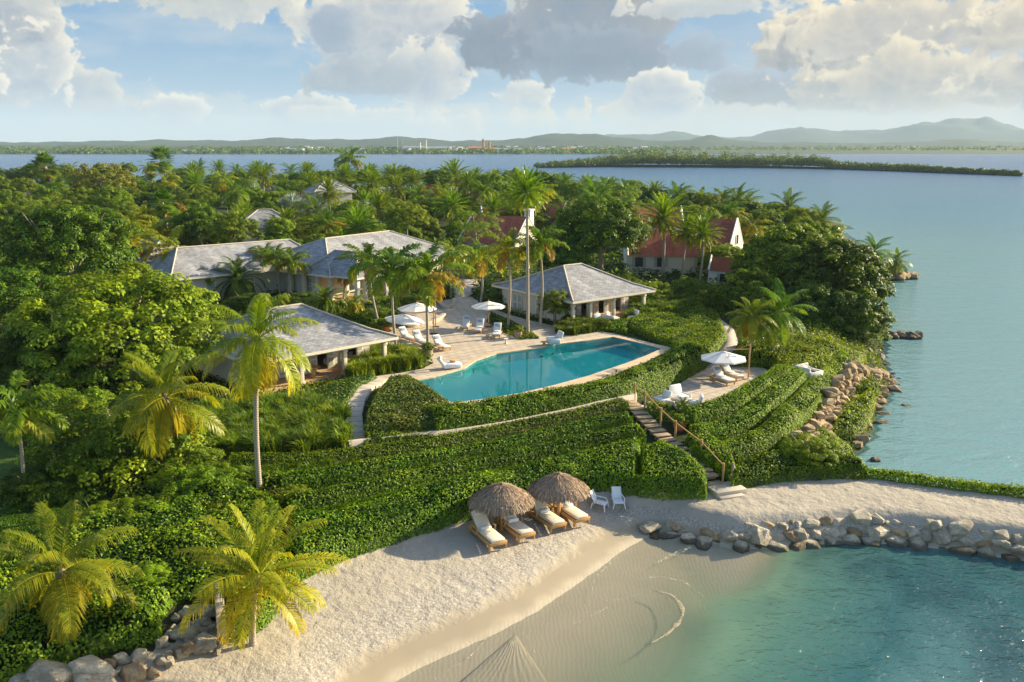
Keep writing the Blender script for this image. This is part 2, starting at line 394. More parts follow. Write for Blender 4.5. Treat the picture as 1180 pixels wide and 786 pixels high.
def roofmat(name, c0, c1, c2, bw=0.45, bh=0.22, obj='UV'):
    m, n, out = newmat(name)
    uv = n.n('ShaderNodeTexCoord').outputs['UV']
    br = n.n('ShaderNodeTexBrick'); n.put(br.inputs['Vector'], uv); br.inputs['Scale'].default_value = 1
    br.inputs['Brick Width'].default_value = bw; br.inputs['Row Height'].default_value = bh
    br.inputs['Mortar Size'].default_value = 0.012; br.inputs['Bias'].default_value = 0.0
    br.inputs['Color1'].default_value = c4(c0); br.inputs['Color2'].default_value = c4(c1); br.inputs['Mortar'].default_value = c4(c2)
    f = n.noise(uv, 0.8, 5, 0.65)
    c = n.vm('SCALE', br.outputs['Color'], n.m('ADD', 0.42, n.m('ADD', n.m('MULTIPLY', f, 0.62), n.m('MULTIPLY', n.step(n.noise(n.vm('MULTIPLY', uv, (1.0, 0.25, 1)), 0.55, 4, 0.6), 0.3, 0.7), 0.52))))
    b = pri(n, c, 0.8, 0.3)
    sp = n.n('ShaderNodeSeparateXYZ'); n.put(sp.inputs[0], uv)
    saw = n.m('FRACT', n.m('DIVIDE', sp.outputs[1], bh))
    h = n.m('ADD', n.m('MULTIPLY', n.m('SUBTRACT', 1.0, saw), 0.7), n.m('MULTIPLY', br.outputs['Fac'], -0.4))
    n.put(b.inputs['Normal'], bump(n, h, 0.8, 0.04))
    n.t.links.new(b.outputs[0], out.inputs[0]); return m
M['shingle'] = roofmat('shingle', (0.23, 0.235, 0.25), (0.36, 0.36, 0.365), (0.10, 0.10, 0.105))
M['tile_red'] = roofmat('tile_red', (0.31, 0.08, 0.045), (0.38, 0.105, 0.055), (0.08, 0.025, 0.02), 0.3, 0.35)
M['tile_orange'] = roofmat('tile_orange', (0.42, 0.12, 0.05), (0.50, 0.15, 0.06), (0.25, 0.08, 0.04), 0.3, 0.35)

def pavmat(name, c0, c1, mort, bw, bh, rough=0.8, wet=0.0):
    m, n, out = newmat(name)
    pos = n.n('ShaderNodeNewGeometry').outputs['Position']
    mp = n.n('ShaderNodeMapping'); n.put(mp.inputs['Vector'], pos); mp.inputs['Rotation'].default_value = (0, 0, R(-39))
    br = n.n('ShaderNodeTexBrick'); n.put(br.inputs['Vector'], mp.outputs[0]); br.inputs['Scale'].default_value = 1
    br.inputs['Brick Width'].default_value = bw; br.inputs['Row Height'].default_value = bh; br.inputs['Mortar Size'].default_value = 0.03
    br.inputs['Color1'].default_value = c4(c0); br.inputs['Color2'].default_value = c4(c1); br.inputs['Mortar'].default_value = c4(mort)
    f = n.noise(pos, 1.1, 6, 0.65)
    c = n.vm('SCALE', br.outputs['Color'], n.m('ADD', 0.72, n.m('MULTIPLY', f, 0.56)))
    b = pri(n, c, rough, 0.35)
    n.put(b.inputs['Normal'], bump(n, n.m('ADD', n.noise(pos, 9, 4), n.m('MULTIPLY', br.outputs['Fac'], -1.0)), 0.3, 0.02))
    n.t.links.new(b.outputs[0], out.inputs[0]); return m
M['paving'] = pavmat('paving', (0.46, 0.38, 0.29), (0.52, 0.44, 0.34), (0.20, 0.16, 0.12), 0.9, 0.9)
M['coping'] = pavmat('coping', (0.58, 0.44, 0.28), (0.64, 0.50, 0.33), (0.42, 0.31, 0.2), 1.2, 0.6)
M['tile_floor'] = pavmat('tile_floor', (0.52, 0.33, 0.18), (0.56, 0.37, 0.21), (0.36, 0.24, 0.14), 0.5, 0.5)
M['path'] = pavmat('path', (0.36, 0.31, 0.25), (0.42, 0.36, 0.29), (0.25, 0.21, 0.17), 0.9, 0.5)
def poolmat():
    m, n, out = newmat('pool_tile')
    pos = n.n('ShaderNodeNewGeometry').outputs['Position']
    f = n.noise(pos, 0.5, 3)
    c = n.mix(f, (0.02, 0.56, 0.60, 1), (0.04, 0.68, 0.68, 1))
    b = pri(n, c, 0.4, 0.3); n.t.links.new(b.outputs[0], out.inputs[0]); return m
M['pool_tile'] = poolmat()
def watermat(name, pool=False):
    m, n, out = newmat(name)
    pos = n.n('ShaderNodeNewGeometry').outputs['Position']
    fr = n.n('ShaderNodeFresnel'); fr.inputs['IOR'].default_value = 1.33
    gl = n.n('ShaderNodeBsdfGlossy')
    tr = n.n('ShaderNodeBsdfTransparent')
    if pool:
        nb = bump(n, n.noise(pos, 1.6, 2, 0.5), 0.10, 0.02)
        tr.inputs[0].default_value = (0.80, 0.97, 0.97, 1)
        gl.inputs['Roughness'].default_value = 0.02
        under = tr.outputs[0]
    else:
        dp = n.n('ShaderNodeAttribute', attribute_name='depth').outputs['Fac']
        # seagrass patches and sand below, seen through more or less water
        pt = n.step(n.noise(n.vm('MULTIPLY', pos, (1.0, 0.6, 1)), 0.09, 4, 0.6), 0.42, 0.60)
        body = ramp(n, n.m('DIVIDE', dp, 12.0), [(0.0, (0.22, 0.26, 0.16)), (0.06, (0.13, 0.22, 0.15)), (0.14, (0.07, 0.165, 0.135)), (0.26, (0.028, 0.105, 0.118)), (0.38, (0.15, 0.29, 0.31)), (0.60, (0.07, 0.205, 0.29)), (1.0, (0.010, 0.105, 0.25))])
        body = n.mix(n.m('MULTIPLY', pt, n.m('MULTIPLY', n.step(dp, 0.5, 1.3), n.step(dp, 4.6, 3.4))), body, n.mix(0.60, body, (0.004, 0.030, 0.045, 1)))
        df = n.n('ShaderNodeBsdfDiffuse'); n.put(df.inputs[0], body)
        mu = n.n('ShaderNodeMixShader'); n.put(mu.inputs[0], n.step(dp, 0.05, 0.95))
        tr.inputs[0].default_value = (0.98, 0.985, 0.95, 1)
        n.t.links.new(tr.outputs[0], mu.inputs[1]); n.t.links.new(df.outputs[0], mu.inputs[2])
        under = mu.outputs[0]
        st = n.vm('MULTIPLY', pos, (1.0, 1.35, 1.0))
        h = n.m('ADD', n.m('MULTIPLY', n.noise(st, 0.42, 4, 0.55, dist=0.6), 1.0), n.m('ADD', n.m('MULTIPLY', n.noise(st, 2.2, 3, 0.55, dist=0.4), 0.36), n.m('MULTIPLY', n.noise(st, 6.0, 2, 0.5), 0.10)))
        h = n.m('MULTIPLY', h, n.m('ADD', 0.32, n.m('MULTIPLY', n.step(dp, 0.1, 1.5), 0.68)))
        h = n.m('MULTIPLY', h, n.m('ADD', 0.55, n.m('MULTIPLY', n.noise(n.vm('MULTIPLY', pos, (0.5, 1.6, 1)), 0.03, 3, 0.6), 0.9)))
        nb = bump(n, h, 0.8, 0.46)
        n.put(gl.inputs['Roughness'], n.m('ADD', 0.06, n.m('MULTIPLY', n.step(dp, 2.0, 12.0), 0.12)))
    n.put(fr.inputs['Normal'], nb); n.put(gl.inputs['Normal'], nb)
    mx = n.n('ShaderNodeMixShader'); n.put(mx.inputs[0], n.m('MULTIPLY', fr.outputs[0], n.m('ADD', 0.45, n.m('MULTIPLY', n.step(dp, 0.3, 2.0), 0.49)) if not pool else 0.8))
    n.t.links.new(under, mx.inputs[1]); n.t.links.new(gl.outputs[0], mx.inputs[2])
    n.t.links.new(mx.outputs[0], out.inputs[0]); return m
M['sea'] = watermat('sea'); M['pool_water'] = watermat('pool_water', True)
def sandmat():
    m, n, out = newmat('sand')
    pos = n.n('ShaderNodeNewGeometry').outputs['Position']
    sp = n.n('ShaderNodeSeparateXYZ'); n.put(sp.inputs[0], pos)
    dry = n.mix(n.noise(pos, 0.35, 5, 0.6), (0.335, 0.29, 0.225, 1), (0.43, 0.385, 0.31, 1))
    # coral shingle band half way up the beach
    wz = n.m('ADD', sp.outputs[2], n.m('MULTIPLY', n.m('SUBTRACT', n.noise(pos, 0.7, 4, 0.6), 0.5), 0.34))
    band = n.m('MULTIPLY', n.step(wz, 0.46, 0.56), n.step(wz, 0.98, 0.74))
    peb = n.noise(pos, 9.0, 4, 0.7)
    dry = n.mix(n.m('MULTIPLY', band, 0.75), dry, n.mix(n.step(peb, 0.42, 0.6), (0.27, 0.24, 0.195, 1), (0.46, 0.425, 0.37, 1)))
    spk = n.step(n.noise(pos, 6.0, 5, 0.75), 0.60, 0.70)
    dry = n.mix(n.m('MULTIPLY', spk, 0.45), dry, (0.27, 0.22, 0.155, 1))
    wet = n.mix(n.noise(pos, 0.3, 3), (0.275, 0.228, 0.155, 1), (0.34, 0.29, 0.208, 1))
    dk_ = n.step(wz, 0.54, 0.32)
    c = n.mix(dk_, dry, wet)
    c = n.mix(n.step(wz, 0.20, -0.02), c, n.mix(n.noise(pos, 0.5, 4), (0.40, 0.345, 0.25, 1), (0.48, 0.42, 0.315, 1)))   # bed sand painted paler, making up for light lost through the water
    # weedy bed further out
    c = n.mix(n.step(sp.outputs[2], -0.7, -1.6), c, (0.20, 0.20, 0.12, 1))
    b = pri(n, c, n.m('ADD', 0.9, n.m('MULTIPLY', dk_, -0.35)), 0.3)
    vo = n.n('ShaderNodeTexVoronoi', feature='SMOOTH_F1'); vo.inputs['Scale'].default_value = 1.7
    n.put(vo.inputs['Vector'], n.vm('ADD', pos, n.vm('SCALE', n.noise(pos, 1.3, 3, out=1), 0.8)))
    foot = n.m('ADD', n.m('MULTIPLY', vo.outputs['Distance'], 0.8), n.m('ADD', n.m('MULTIPLY', n.noise(pos, 3.2, 4, 0.6), 0.9), n.m('MULTIPLY', n.noise(pos, 14, 3, 0.6), 0.25)))
    rip = n.n('ShaderNodeTexWave', bands_direction='X'); rip.inputs['Scale'].default_value = 1.6; rip.inputs['Distortion'].default_value = 7; rip.inputs['Detail'].default_value = 3
    n.put(rip.inputs['Vector'], pos)
    h = n.m('ADD', n.m('MULTIPLY', foot, n.m('SUBTRACT', 1.0, dk_)), n.m('MULTIPLY', n.m('MULTIPLY', rip.outputs['Fac'], 0.035), n.step(sp.outputs[2], 0.16, 0.0)))
    n.put(b.inputs['Normal'], bump(n, h, 0.6, 0.14))
    n.t.links.new(b.outputs[0], out.inputs[0]); return m
M['sand'] = sandmat()
def groundmat(name, c0, c1, sc):
    m, n, out = newmat(name)
    pos = n.n('ShaderNodeNewGeometry').outputs['Position']
    c = n.mix(n.step(n.noise(pos, sc, 6, 0.7), 0.3, 0.7), c4(c0), c4(c1))
    b = pri(n, c, 0.95, 0.15); n.put(b.inputs['Normal'], bump(n, n.noise(pos, sc * 6, 4), 0.6, 0.1))
    n.t.links.new(b.outputs[0], out.inputs[0]); return m
M['ground'] = groundmat('ground', (0.020, 0.034, 0.010), (0.050, 0.050, 0.022), 0.6)
M['lawn'] = groundmat('lawn', (0.030, 0.066, 0.010), (0.055, 0.10, 0.016), 1.2)
M['hill'] = groundmat('hill', (0.018, 0.042, 0.018), (0.045, 0.068, 0.028), 0.012)
M['farland'] = groundmat('farland', (0.03, 0.06, 0.02), (0.09, 0.11, 0.045), 0.02)
def foammat(name, col, lo, hi):
    m, n, out = newmat(name)
    pos = n.n('ShaderNodeNewGeometry').outputs['Position']
    b = pri(n, c4(col), 0.7, 0.2); t = n.n('ShaderNodeBsdfTransparent'); mx = n.n('ShaderNodeMixShader')
    n.put(mx.inputs[0], n.m('MULTIPLY', n.step(n.noise(pos, 7.0, 5, 0.7), lo, hi), 0.85))
    n.t.links.new(t.outputs[0], mx.inputs[1]); n.t.links.new(b.outputs[0], mx.inputs[2]); n.t.links.new(mx.outputs[0], out.inputs[0]); return m
M['foam'] = foammat('foam', (0.58, 0.55, 0.46), 0.44, 0.72)
M['sand_bar'] = foammat('sand_bar', (0.42, 0.35, 0.24), 0.25, 0.6)
def thatchmat():
    m, n, out = newmat('thatch')
    v = n.n('ShaderNodeTexCoord').outputs['Object']
    at = n.n('ShaderNodeAttribute', attribute_name='tint').outputs['Fac']
    c = ramp(n, at, [(0, (0.17, 0.115, 0.075)), (0.5, (0.31, 0.22, 0.15)), (1, (0.48, 0.36, 0.24))])
    b = pri(n, c, 0.9, 0.15); n.t.links.new(b.outputs[0], out.inputs[0]); return m
M['thatch'] = thatchmat()

# ------------------------------------------------------------------ terrain
def poly_px(lst, z): return np.array([G(p[0], p[1], z)[:2] for p in lst])
COVE = [(250, 900), (390, 840), (430, 800), (480, 770), (560, 735), (620, 703), (680, 662), (720, 632), (748, 616), (765, 614), (850, 631), (900, 629), (980, 623), (1050, 626), (1110, 634), (1180, 644), (1300, 662)]
SEA1 = [(1300, 592), (1180, 579), (1080, 568), (1000, 557), (985, 545), (985, 530), (1000, 512), (1010, 495), (1015, 470), (1030, 448), (1025, 430), (1018, 412), (1022, 398), (1018, 385), (1012, 360), (1008, 340), (1016, 328), (1050, 321), (1044, 314), (1000, 312), (985, 285)]
cove = poly_px(COVE, 0); sea1 = poly_px(SEA1, 0)
back = np.array([(82, 215), (85, 260), (60, 300), (-20, 325), (-150, 340), (-520, 330), (-520, 5), (-30, 5), (-18, 18)])
LAND = np.vstack([cove, sea1, back])
SANDTOP = [(1300, 596), (1180, 576), (1080, 565), (1000, 555), (960, 554), (900, 557), (850, 566), (820, 577), (760, 577), (700, 573), (640, 577), (600, 585), (545, 600), (480, 620), (400, 646), (345, 671), (300, 705), (255, 735), (190, 762), (120, 800), (20, 850)]
SAND = np.vstack([cove, poly_px(SANDTOP, 1.2)])
POOL = [(470, 441), (522, 465), (560, 460), (600, 453.5), (640, 444), (680, 433), (720, 419.5), (745, 410), (763, 402), (735, 395), (706, 388.5), (675, 393), (640, 397), (622, 401), (600, 404), (572, 408), (548, 416), (535, 425), (500, 435)]
ZT = 2.8
pool = poly_px(POOL, ZT)
TERR = [(413, 441), (428, 434), (460, 430), (487, 425), (500, 418), (480, 412), (452, 408), (440, 395), (440, 372), (455, 360), (500, 352), (512, 345), (540, 340), (560, 352), (585, 362), (606, 368), (640, 376), (680, 380), (707, 384), (735, 391), (771, 400.5), (774, 406), (748, 417), (720, 428), (680, 442), (640, 453), (600, 462), (560, 469), (522, 474), (495, 462), (467, 448), (440, 448)]
terr = poly_px(TERR, ZT)
DECK = [(742, 472), (762, 455), (800, 432), (815, 424), (850, 421), (880, 424), (890, 430), (865, 442), (840, 455), (812, 470), (790, 476)]
ZD = 2.4
deck = poly_px(DECK, ZD)
def seg_dist(P_, A, Bq, closed):
    n = len(A) if closed else len(A) - 1
    d = np.full(P_.shape[0], 1e9)
    for i in range(n):
        a_, b_ = A[i], A[(i + 1) % len(A)]
        ab = b_ - a_; L2 = max(ab @ ab, 1e-9)
        t = np.clip(((P_ - a_) @ ab) / L2, 0, 1)
        q = P_ - (a_ + t[:, None] * ab)
        d = np.minimum(d, np.hypot(q[:, 0], q[:, 1]))
    return d
def dist_line(P_, A): return seg_dist(P_, A, None, False)
def inside(P_, A):
    x, y = P_[:, 0], P_[:, 1]; r = np.zeros(len(P_), bool); n = len(A)
    for i in range(n):
        x0, y0 = A[i]; x1, y1 = A[(i + 1) % n]
        if y0 == y1: continue
        c = ((y0 > y) != (y1 > y)) & (x < (x1 - x0) * (y - y0) / (y1 - y0) + x0)
        r ^= c
    return r
def sdist(P_, A): return np.where(inside(P_, A), 1, -1) * seg_dist(P_, A, None, True)
def sstep(x, a_, b_):
    t = np.clip((x - a_) / (b_ - a_), 0, 1); return t * t * (3 - 2 * t)
rngT = np.random.default_rng(3)
def vnoise(x, y, sc, seed=0, octv=3):
    r = np.random.default_rng(seed); T = r.random((64, 64)); out = 0; amp = 1; tot = 0
    for o in range(octv):
        u, v = x * sc * 2 ** o + o * 7.3, y * sc * 2 ** o + o * 3.1
        iu, iv = np.floor(u).astype(int), np.floor(v).astype(int); fu, fv = u - iu, v - iv
        fu = fu * fu * (3 - 2 * fu); fv = fv * fv * (3 - 2 * fv)
        g = lambda a_, b_: T[a_ % 64, b_ % 64]
        out = out + amp * ((g(iu, iv) * (1 - fu) + g(iu + 1, iv) * fu) * (1 - fv) + (g(iu, iv + 1) * (1 - fu) + g(iu + 1, iv + 1) * fu) * fv)
        tot += amp; amp *= 0.5
    return out / tot - 0.5
def height(x, y):
    P_ = np.stack([x, y], 1)
    dl = sdist(P_, LAND); dc = dist_line(P_, cove); ds = dist_line(P_, sea1)
    dsand = np.maximum(-sdist(P_, SAND), 0)
    Ls = 3.6 - 2.9 * sstep(x, 5.0, 9.5)
    zs = 1.32 * (1 - np.exp(-dc / Ls))
    zs = np.where(x > 9, np.maximum(zs, 1.25 * sstep(dc, 0.2, 1.1)), zs)
    zs = zs + 0.10 * vnoise(x, y, 0.5, 5) * sstep(zs, 0.35, 0.9) + 0.10 * vnoise(x, y, 0.16, 8) * sstep(zs, 0.35, 0.9)
    zg = np.minimum(1.25 + 0.15 * dsand, ZT)
    zg = zg + np.clip((y - 88) * 0.03, 0, 1.6) * (x < 40)
    z = np.where(dsand > 0, zg, zs)
    zc = 0.15 + 0.5 * ds
    z = np.minimum(z, np.where(x < 60, zc, 9))
    z = np.minimum(z, 0.05 + 0.5 * np.maximum(dl, 0) + 3 * (dc < 12))
    under = -0.02 - 0.11 * dc
    under = np.minimum(under, np.where(ds < dc, -0.35 * ds, 9))
    z = np.where(dl > 0, z, np.maximum(under, -4))
    sp_ = sdist(P_, pool); st = sdist(P_, terr); sd = sdist(P_, deck)
    z = np.where(st > -0.3, ZT - 0.10, z); z = np.where(sp_ > -0.1, 0.9, z)
    z = np.where(sd > -0.4, ZD - 0.06, z)
    return z
gx = np.arange(-150, 110.1, 0.5); gy_ = np.arange(5, 345.1, 0.5)
XX, YY = np.meshgrid(gx, gy_); HG = height(XX.ravel(), YY.ravel()).reshape(XX.shape)
def hz_(x, y):
    x = np.atleast_1d(np.asarray(x, float)); y = np.atleast_1d(np.asarray(y, float))
    i = np.clip((x - gx[0]) / 0.5, 0, len(gx) - 1.001); j = np.clip((y - gy_[0]) / 0.5, 0, len(gy_) - 1.001)
    i0, j0 = i.astype(int), j.astype(int); fi, fj = i - i0, j - j0
    return (HG[j0, i0] * (1 - fi) + HG[j0, i0 + 1] * fi) * (1 - fj) + (HG[j0 + 1, i0] * (1 - fi) + HG[j0 + 1, i0 + 1] * fi) * fj
def gz(x, y): return float(hz_(x, y)[0])
TT = np.concatenate([np.arange(15, 140, 0.15), np.arange(140, 360, 0.5)])
def hit(px, py):
    d = ray(px, py); x = d[0] * TT; y = d[1] * TT; z = HC + d[2] * TT
    b = np.nonzero(z < np.maximum(hz_(x, y), 0.0))[0]
    i = b[0] if len(b) else len(TT) - 1
    return np.array([x[i], y[i], max(gz(x[i], y[i]), 0.0)])
# ground, beach and lawn as one continuous sheet, split by what covers it
def axis(lo, hi, f0, f1, fine, grow):
    m_ = list(np.arange(f0, f1 + 1e-6, fine)); s_ = fine
    a_ = f0
    while a_ > lo: s_ = min(s_ * grow, 12); a_ -= s_; m_.insert(0, a_)
    s_ = fine; a_ = f1
    while a_ < hi: s_ = min(s_ * grow, 12); a_ += s_; m_.append(a_)
    return np.array(m_)
ax = axis(-530, 105, -24, 36, 0.3, 1.07); ay = axis(4, 350, 22, 60, 0.3, 1.05)
AX, AY = np.meshgrid(ax, ay); fx, fy = AX.ravel(), AY.ravel()
far_x = fx < -150
fz = np.where(far_x, 2.8, hz_(fx, fy))
V = np.stack([fx, fy, fz], 1)
nx_, ny_ = len(ax), len(ay)
ii, jj = np.meshgrid(np.arange(nx_ - 1), np.arange(ny_ - 1))
q0 = (jj * nx_ + ii).ravel(); Q = np.stack([q0, q0 + 1, q0 + nx_ + 1, q0 + nx_], 1)
cc = V[Q].mean(1)
LAWN = np.array([G(p[0], p[1], 2.5)[:2] for p in [(-60, 470), (118, 470), (135, 560), (120, 612), (0, 655), (-60, 670)]])
msand = (sdist(cc[:, :2], SAND) > -0.8) | ((cc[:, 2] < 0.03) & (seg_dist(cc[:, :2], cove, None, False) < seg_dist(cc[:, :2], sea1, None, False) + 4))
mlawn = inside(cc[:, :2], LAWN) & ~msand
def sub(mask, name, mat):
    f = Q[mask]; u, inv = np.unique(f, return_inverse=True)
    o = link(name, mesh_np(name, V[u], [inv.reshape(-1, 4)], smooth=True), [mat]); return tag(o, kind='structure')
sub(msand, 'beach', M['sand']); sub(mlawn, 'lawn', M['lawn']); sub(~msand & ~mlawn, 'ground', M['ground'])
# sea with the depth of the water stored on it
def axis2(lo, hi, f0, f1, fine, grow, mx):
    m_ = list(np.arange(f0, f1 + 1e-6, fine)); s_ = fine; a_ = f0
    while a_ > lo: s_ = min(s_ * grow, mx); a_ -= s_; m_.insert(0, a_)
    s_ = fine; a_ = f1
    while a_ < hi: s_ = min(s_ * grow, mx); a_ += s_; m_.append(a_)
    return np.array(m_)
bx = axis2(-9000, 9000, -15, 60, 0.8, 1.12, 600); by = axis2(-300, 9200, 20, 110, 0.8, 1.12, 600)
BX, BY = np.meshgrid(bx, by); Pq = np.stack([BX.ravel(), BY.ravel()], 1)
dl = -sdist(Pq, LAND)
dcv = dist_line(Pq, cove); dse = dist_line(Pq, sea1)
wob = 1 + 0.9 * vnoise(Pq[:, 0], Pq[:, 1], 0.10, 21)
depth_c = 0.088 * dcv * wob + 2.6 * sstep(Pq[:, 0] + 0.5 * (40 - Pq[:, 1]) + 3 * vnoise(Pq[:, 0], Pq[:, 1], .2, 4), 11.0, 21.5)
depth_s = 4.6 + 0.03 * dse
depth_s = np.where(dse > 60, 6.4 + 0.014 * (dse - 60), depth_s)
dep = np.where((dcv < dse + 3) & (Pq[:, 1] < 60), depth_c, depth_s)
dep = np.clip(np.where(dl > 0, dep, 0), 0, 14)
Vs = np.stack([Pq[:, 0], Pq[:, 1], np.zeros(len(Pq))], 1)
ii, jj = np.meshgrid(np.arange(len(bx) - 1), np.arange(len(by) - 1)); q0 = (jj * len(bx) + ii).ravel()
ms = mesh_np('sea', Vs, [np.stack([q0, q0 + 1, q0 + len(bx) + 1, q0 + len(bx)], 1)])
at_ = ms.attributes.new('depth', 'FLOAT', 'POINT'); at_.data.foreach_set('value', dep.astype(np.float32))
tag(link('sea', ms, [M['sea']]), kind='structure')
mb = MB(); mb.box((0, 4400, -4.6), (18400, 9600, 0.2)); tag(mb.build('seabed', M['ground']), kind='structure')

# ------------------------------------------------------------------ haze
def haze():
    m = bpy.data.materials.new('haze'); m.use_nodes = True; nt = m.node_tree; nt.nodes.clear()
    v = nt.nodes.new('ShaderNodeVolumePrincipled'); o = nt.nodes.new('ShaderNodeOutputMaterial')
    v.inputs['Density'].default_value = HAZE_D; v.inputs['Color'].default_value = (0.60, 0.80, 1.0, 1)
    v.inputs['Anisotropy'].default_value = 0.0
    nt.links.new(v.outputs[0], o.inputs['Volume'])
    mb = MB(); mb.box((0, 4300, 135), (18800, 10000, 282)); tag(mb.build('haze', m), kind='stuff')
HAZE_D = 0.00008
haze()

# ------------------------------------------------------------------ far land
def far_layer(name, D, depth, prof, mat, seed, rows=14, rough=0.30, shore=0.6):
    xs = np.linspace(-700, 1900, 420)
    pp = np.array(prof, float); ry = np.interp(xs, pp[:, 0], pp[:, 1])
    VV = []
    for r in range(rows + 1):
        f = r / rows; y = D + depth * f
        wx_ = (xs - 590) / FPX * (y + 0) / 1.0
        top = HC + (D + depth) * (165.2 - ry) / FPX / (cP * cP) * 1.0
        n_ = fbm(xs * 0.02 + seed, np.full_like(xs, f * 5 + seed), seed, 5)
        env = np.sin(np.clip(f / 0.8, 0, 1) * math.pi / 2) ** 1.15 * (1 - 0.55 * np.clip((f - 0.8) / 0.2, 0, 1))
        z = np.maximum(top, 2) * env * (1 + rough * 2.2 * n_ * (1 - abs(f - .8))) + (shore if r else -2)
        VV.append(np.stack([wx_, np.full_like(wx_, y), z], 1))
    VV = np.concatenate(VV); n = len(xs)
    ii, jj = np.meshgrid(np.arange(n - 1), np.arange(rows)); q = (jj * n + ii).ravel()
    o = link(name, mesh_np(name, VV, [np.stack([q, q + 1, q + n + 1, q + n], 1)], smooth=True), [mat])
    return tag(o, kind='structure')
far_layer('mountains', 6200, 1400, [(-700, 166), (300, 166), (560, 164), (640, 162), (700, 158), (745, 156), (775, 154), (800, 158), (830, 160), (860, 158), (895, 151), (915, 147), (935, 151), (955, 156), (985, 155), (1015, 151), (1050, 145), (1085, 144), (1120, 145), (1150, 149), (1180, 150), (1900, 152)], M['hill'], 31)
far_layer('hills', 3300, 900, [(-700, 163), (-100, 164), (60, 165), (120, 163), (220, 163.5), (330, 161.5), (420, 162), (455, 159), (480, 161), (520, 163.5), (560, 162.5), (610, 160), (640, 157.5), (690, 157), (720, 160), (745, 163), (790, 161), (810, 158), (830, 162), (880, 165), (1000, 165.5), (1060, 164), (1100, 161), (1140, 165), (1300, 164), (1900, 163)], M['hill'], 32)
far_layer('far_shore', 1650, 700, [(-700, 168), (0, 168.5), (100, 167.5), (250, 168.5), (300, 168), (420, 170), (520, 171), (600, 170), (700, 170), (740, 172.5), (780, 176), (830, 176), (900, 176), (1100, 176), (1180, 176), (1900, 172)], M['farland'], 33, shore=0.4)
far_layer('low_shore', 2400, 500, [(-700, 172), (700, 172), (850, 172), (950, 171), (1050, 168.5), (1180, 169.5), (1900, 168)], M['farland'], 34, shore=0.4)

# ------------------------------------------------------------------ leaf scatter
def leaf_quads(P_, N_, L_, Wd, rng, fold=0.25):
    n = len(P_)
    N_ = N_ / np.maximum(np.linalg.norm(N_, axis=1, keepdims=True), 1e-6)
    t = rng.normal(size=(n, 3)); t -= (t * N_).sum(1, keepdims=True) * N_; t /= np.maximum(np.linalg.norm(t, axis=1, keepdims=True), 1e-6)
    b = np.cross(N_, t)
    L_ = np.broadcast_to(np.asarray(L_, float), (n,))[:, None]; Wd = np.broadcast_to(np.asarray(Wd, float), (n,))[:, None]
    V_ = np.empty((n, 4, 3))
    V_[:, 0] = P_ - t * L_ / 2; V_[:, 1] = P_ + b * Wd / 2 + N_ * fold * Wd; V_[:, 2] = P_ + t * L_ / 2; V_[:, 3] = P_ - b * Wd / 2 + N_ * fold * Wd
    return V_.reshape(-1, 3), np.arange(4 * n).reshape(n, 4)

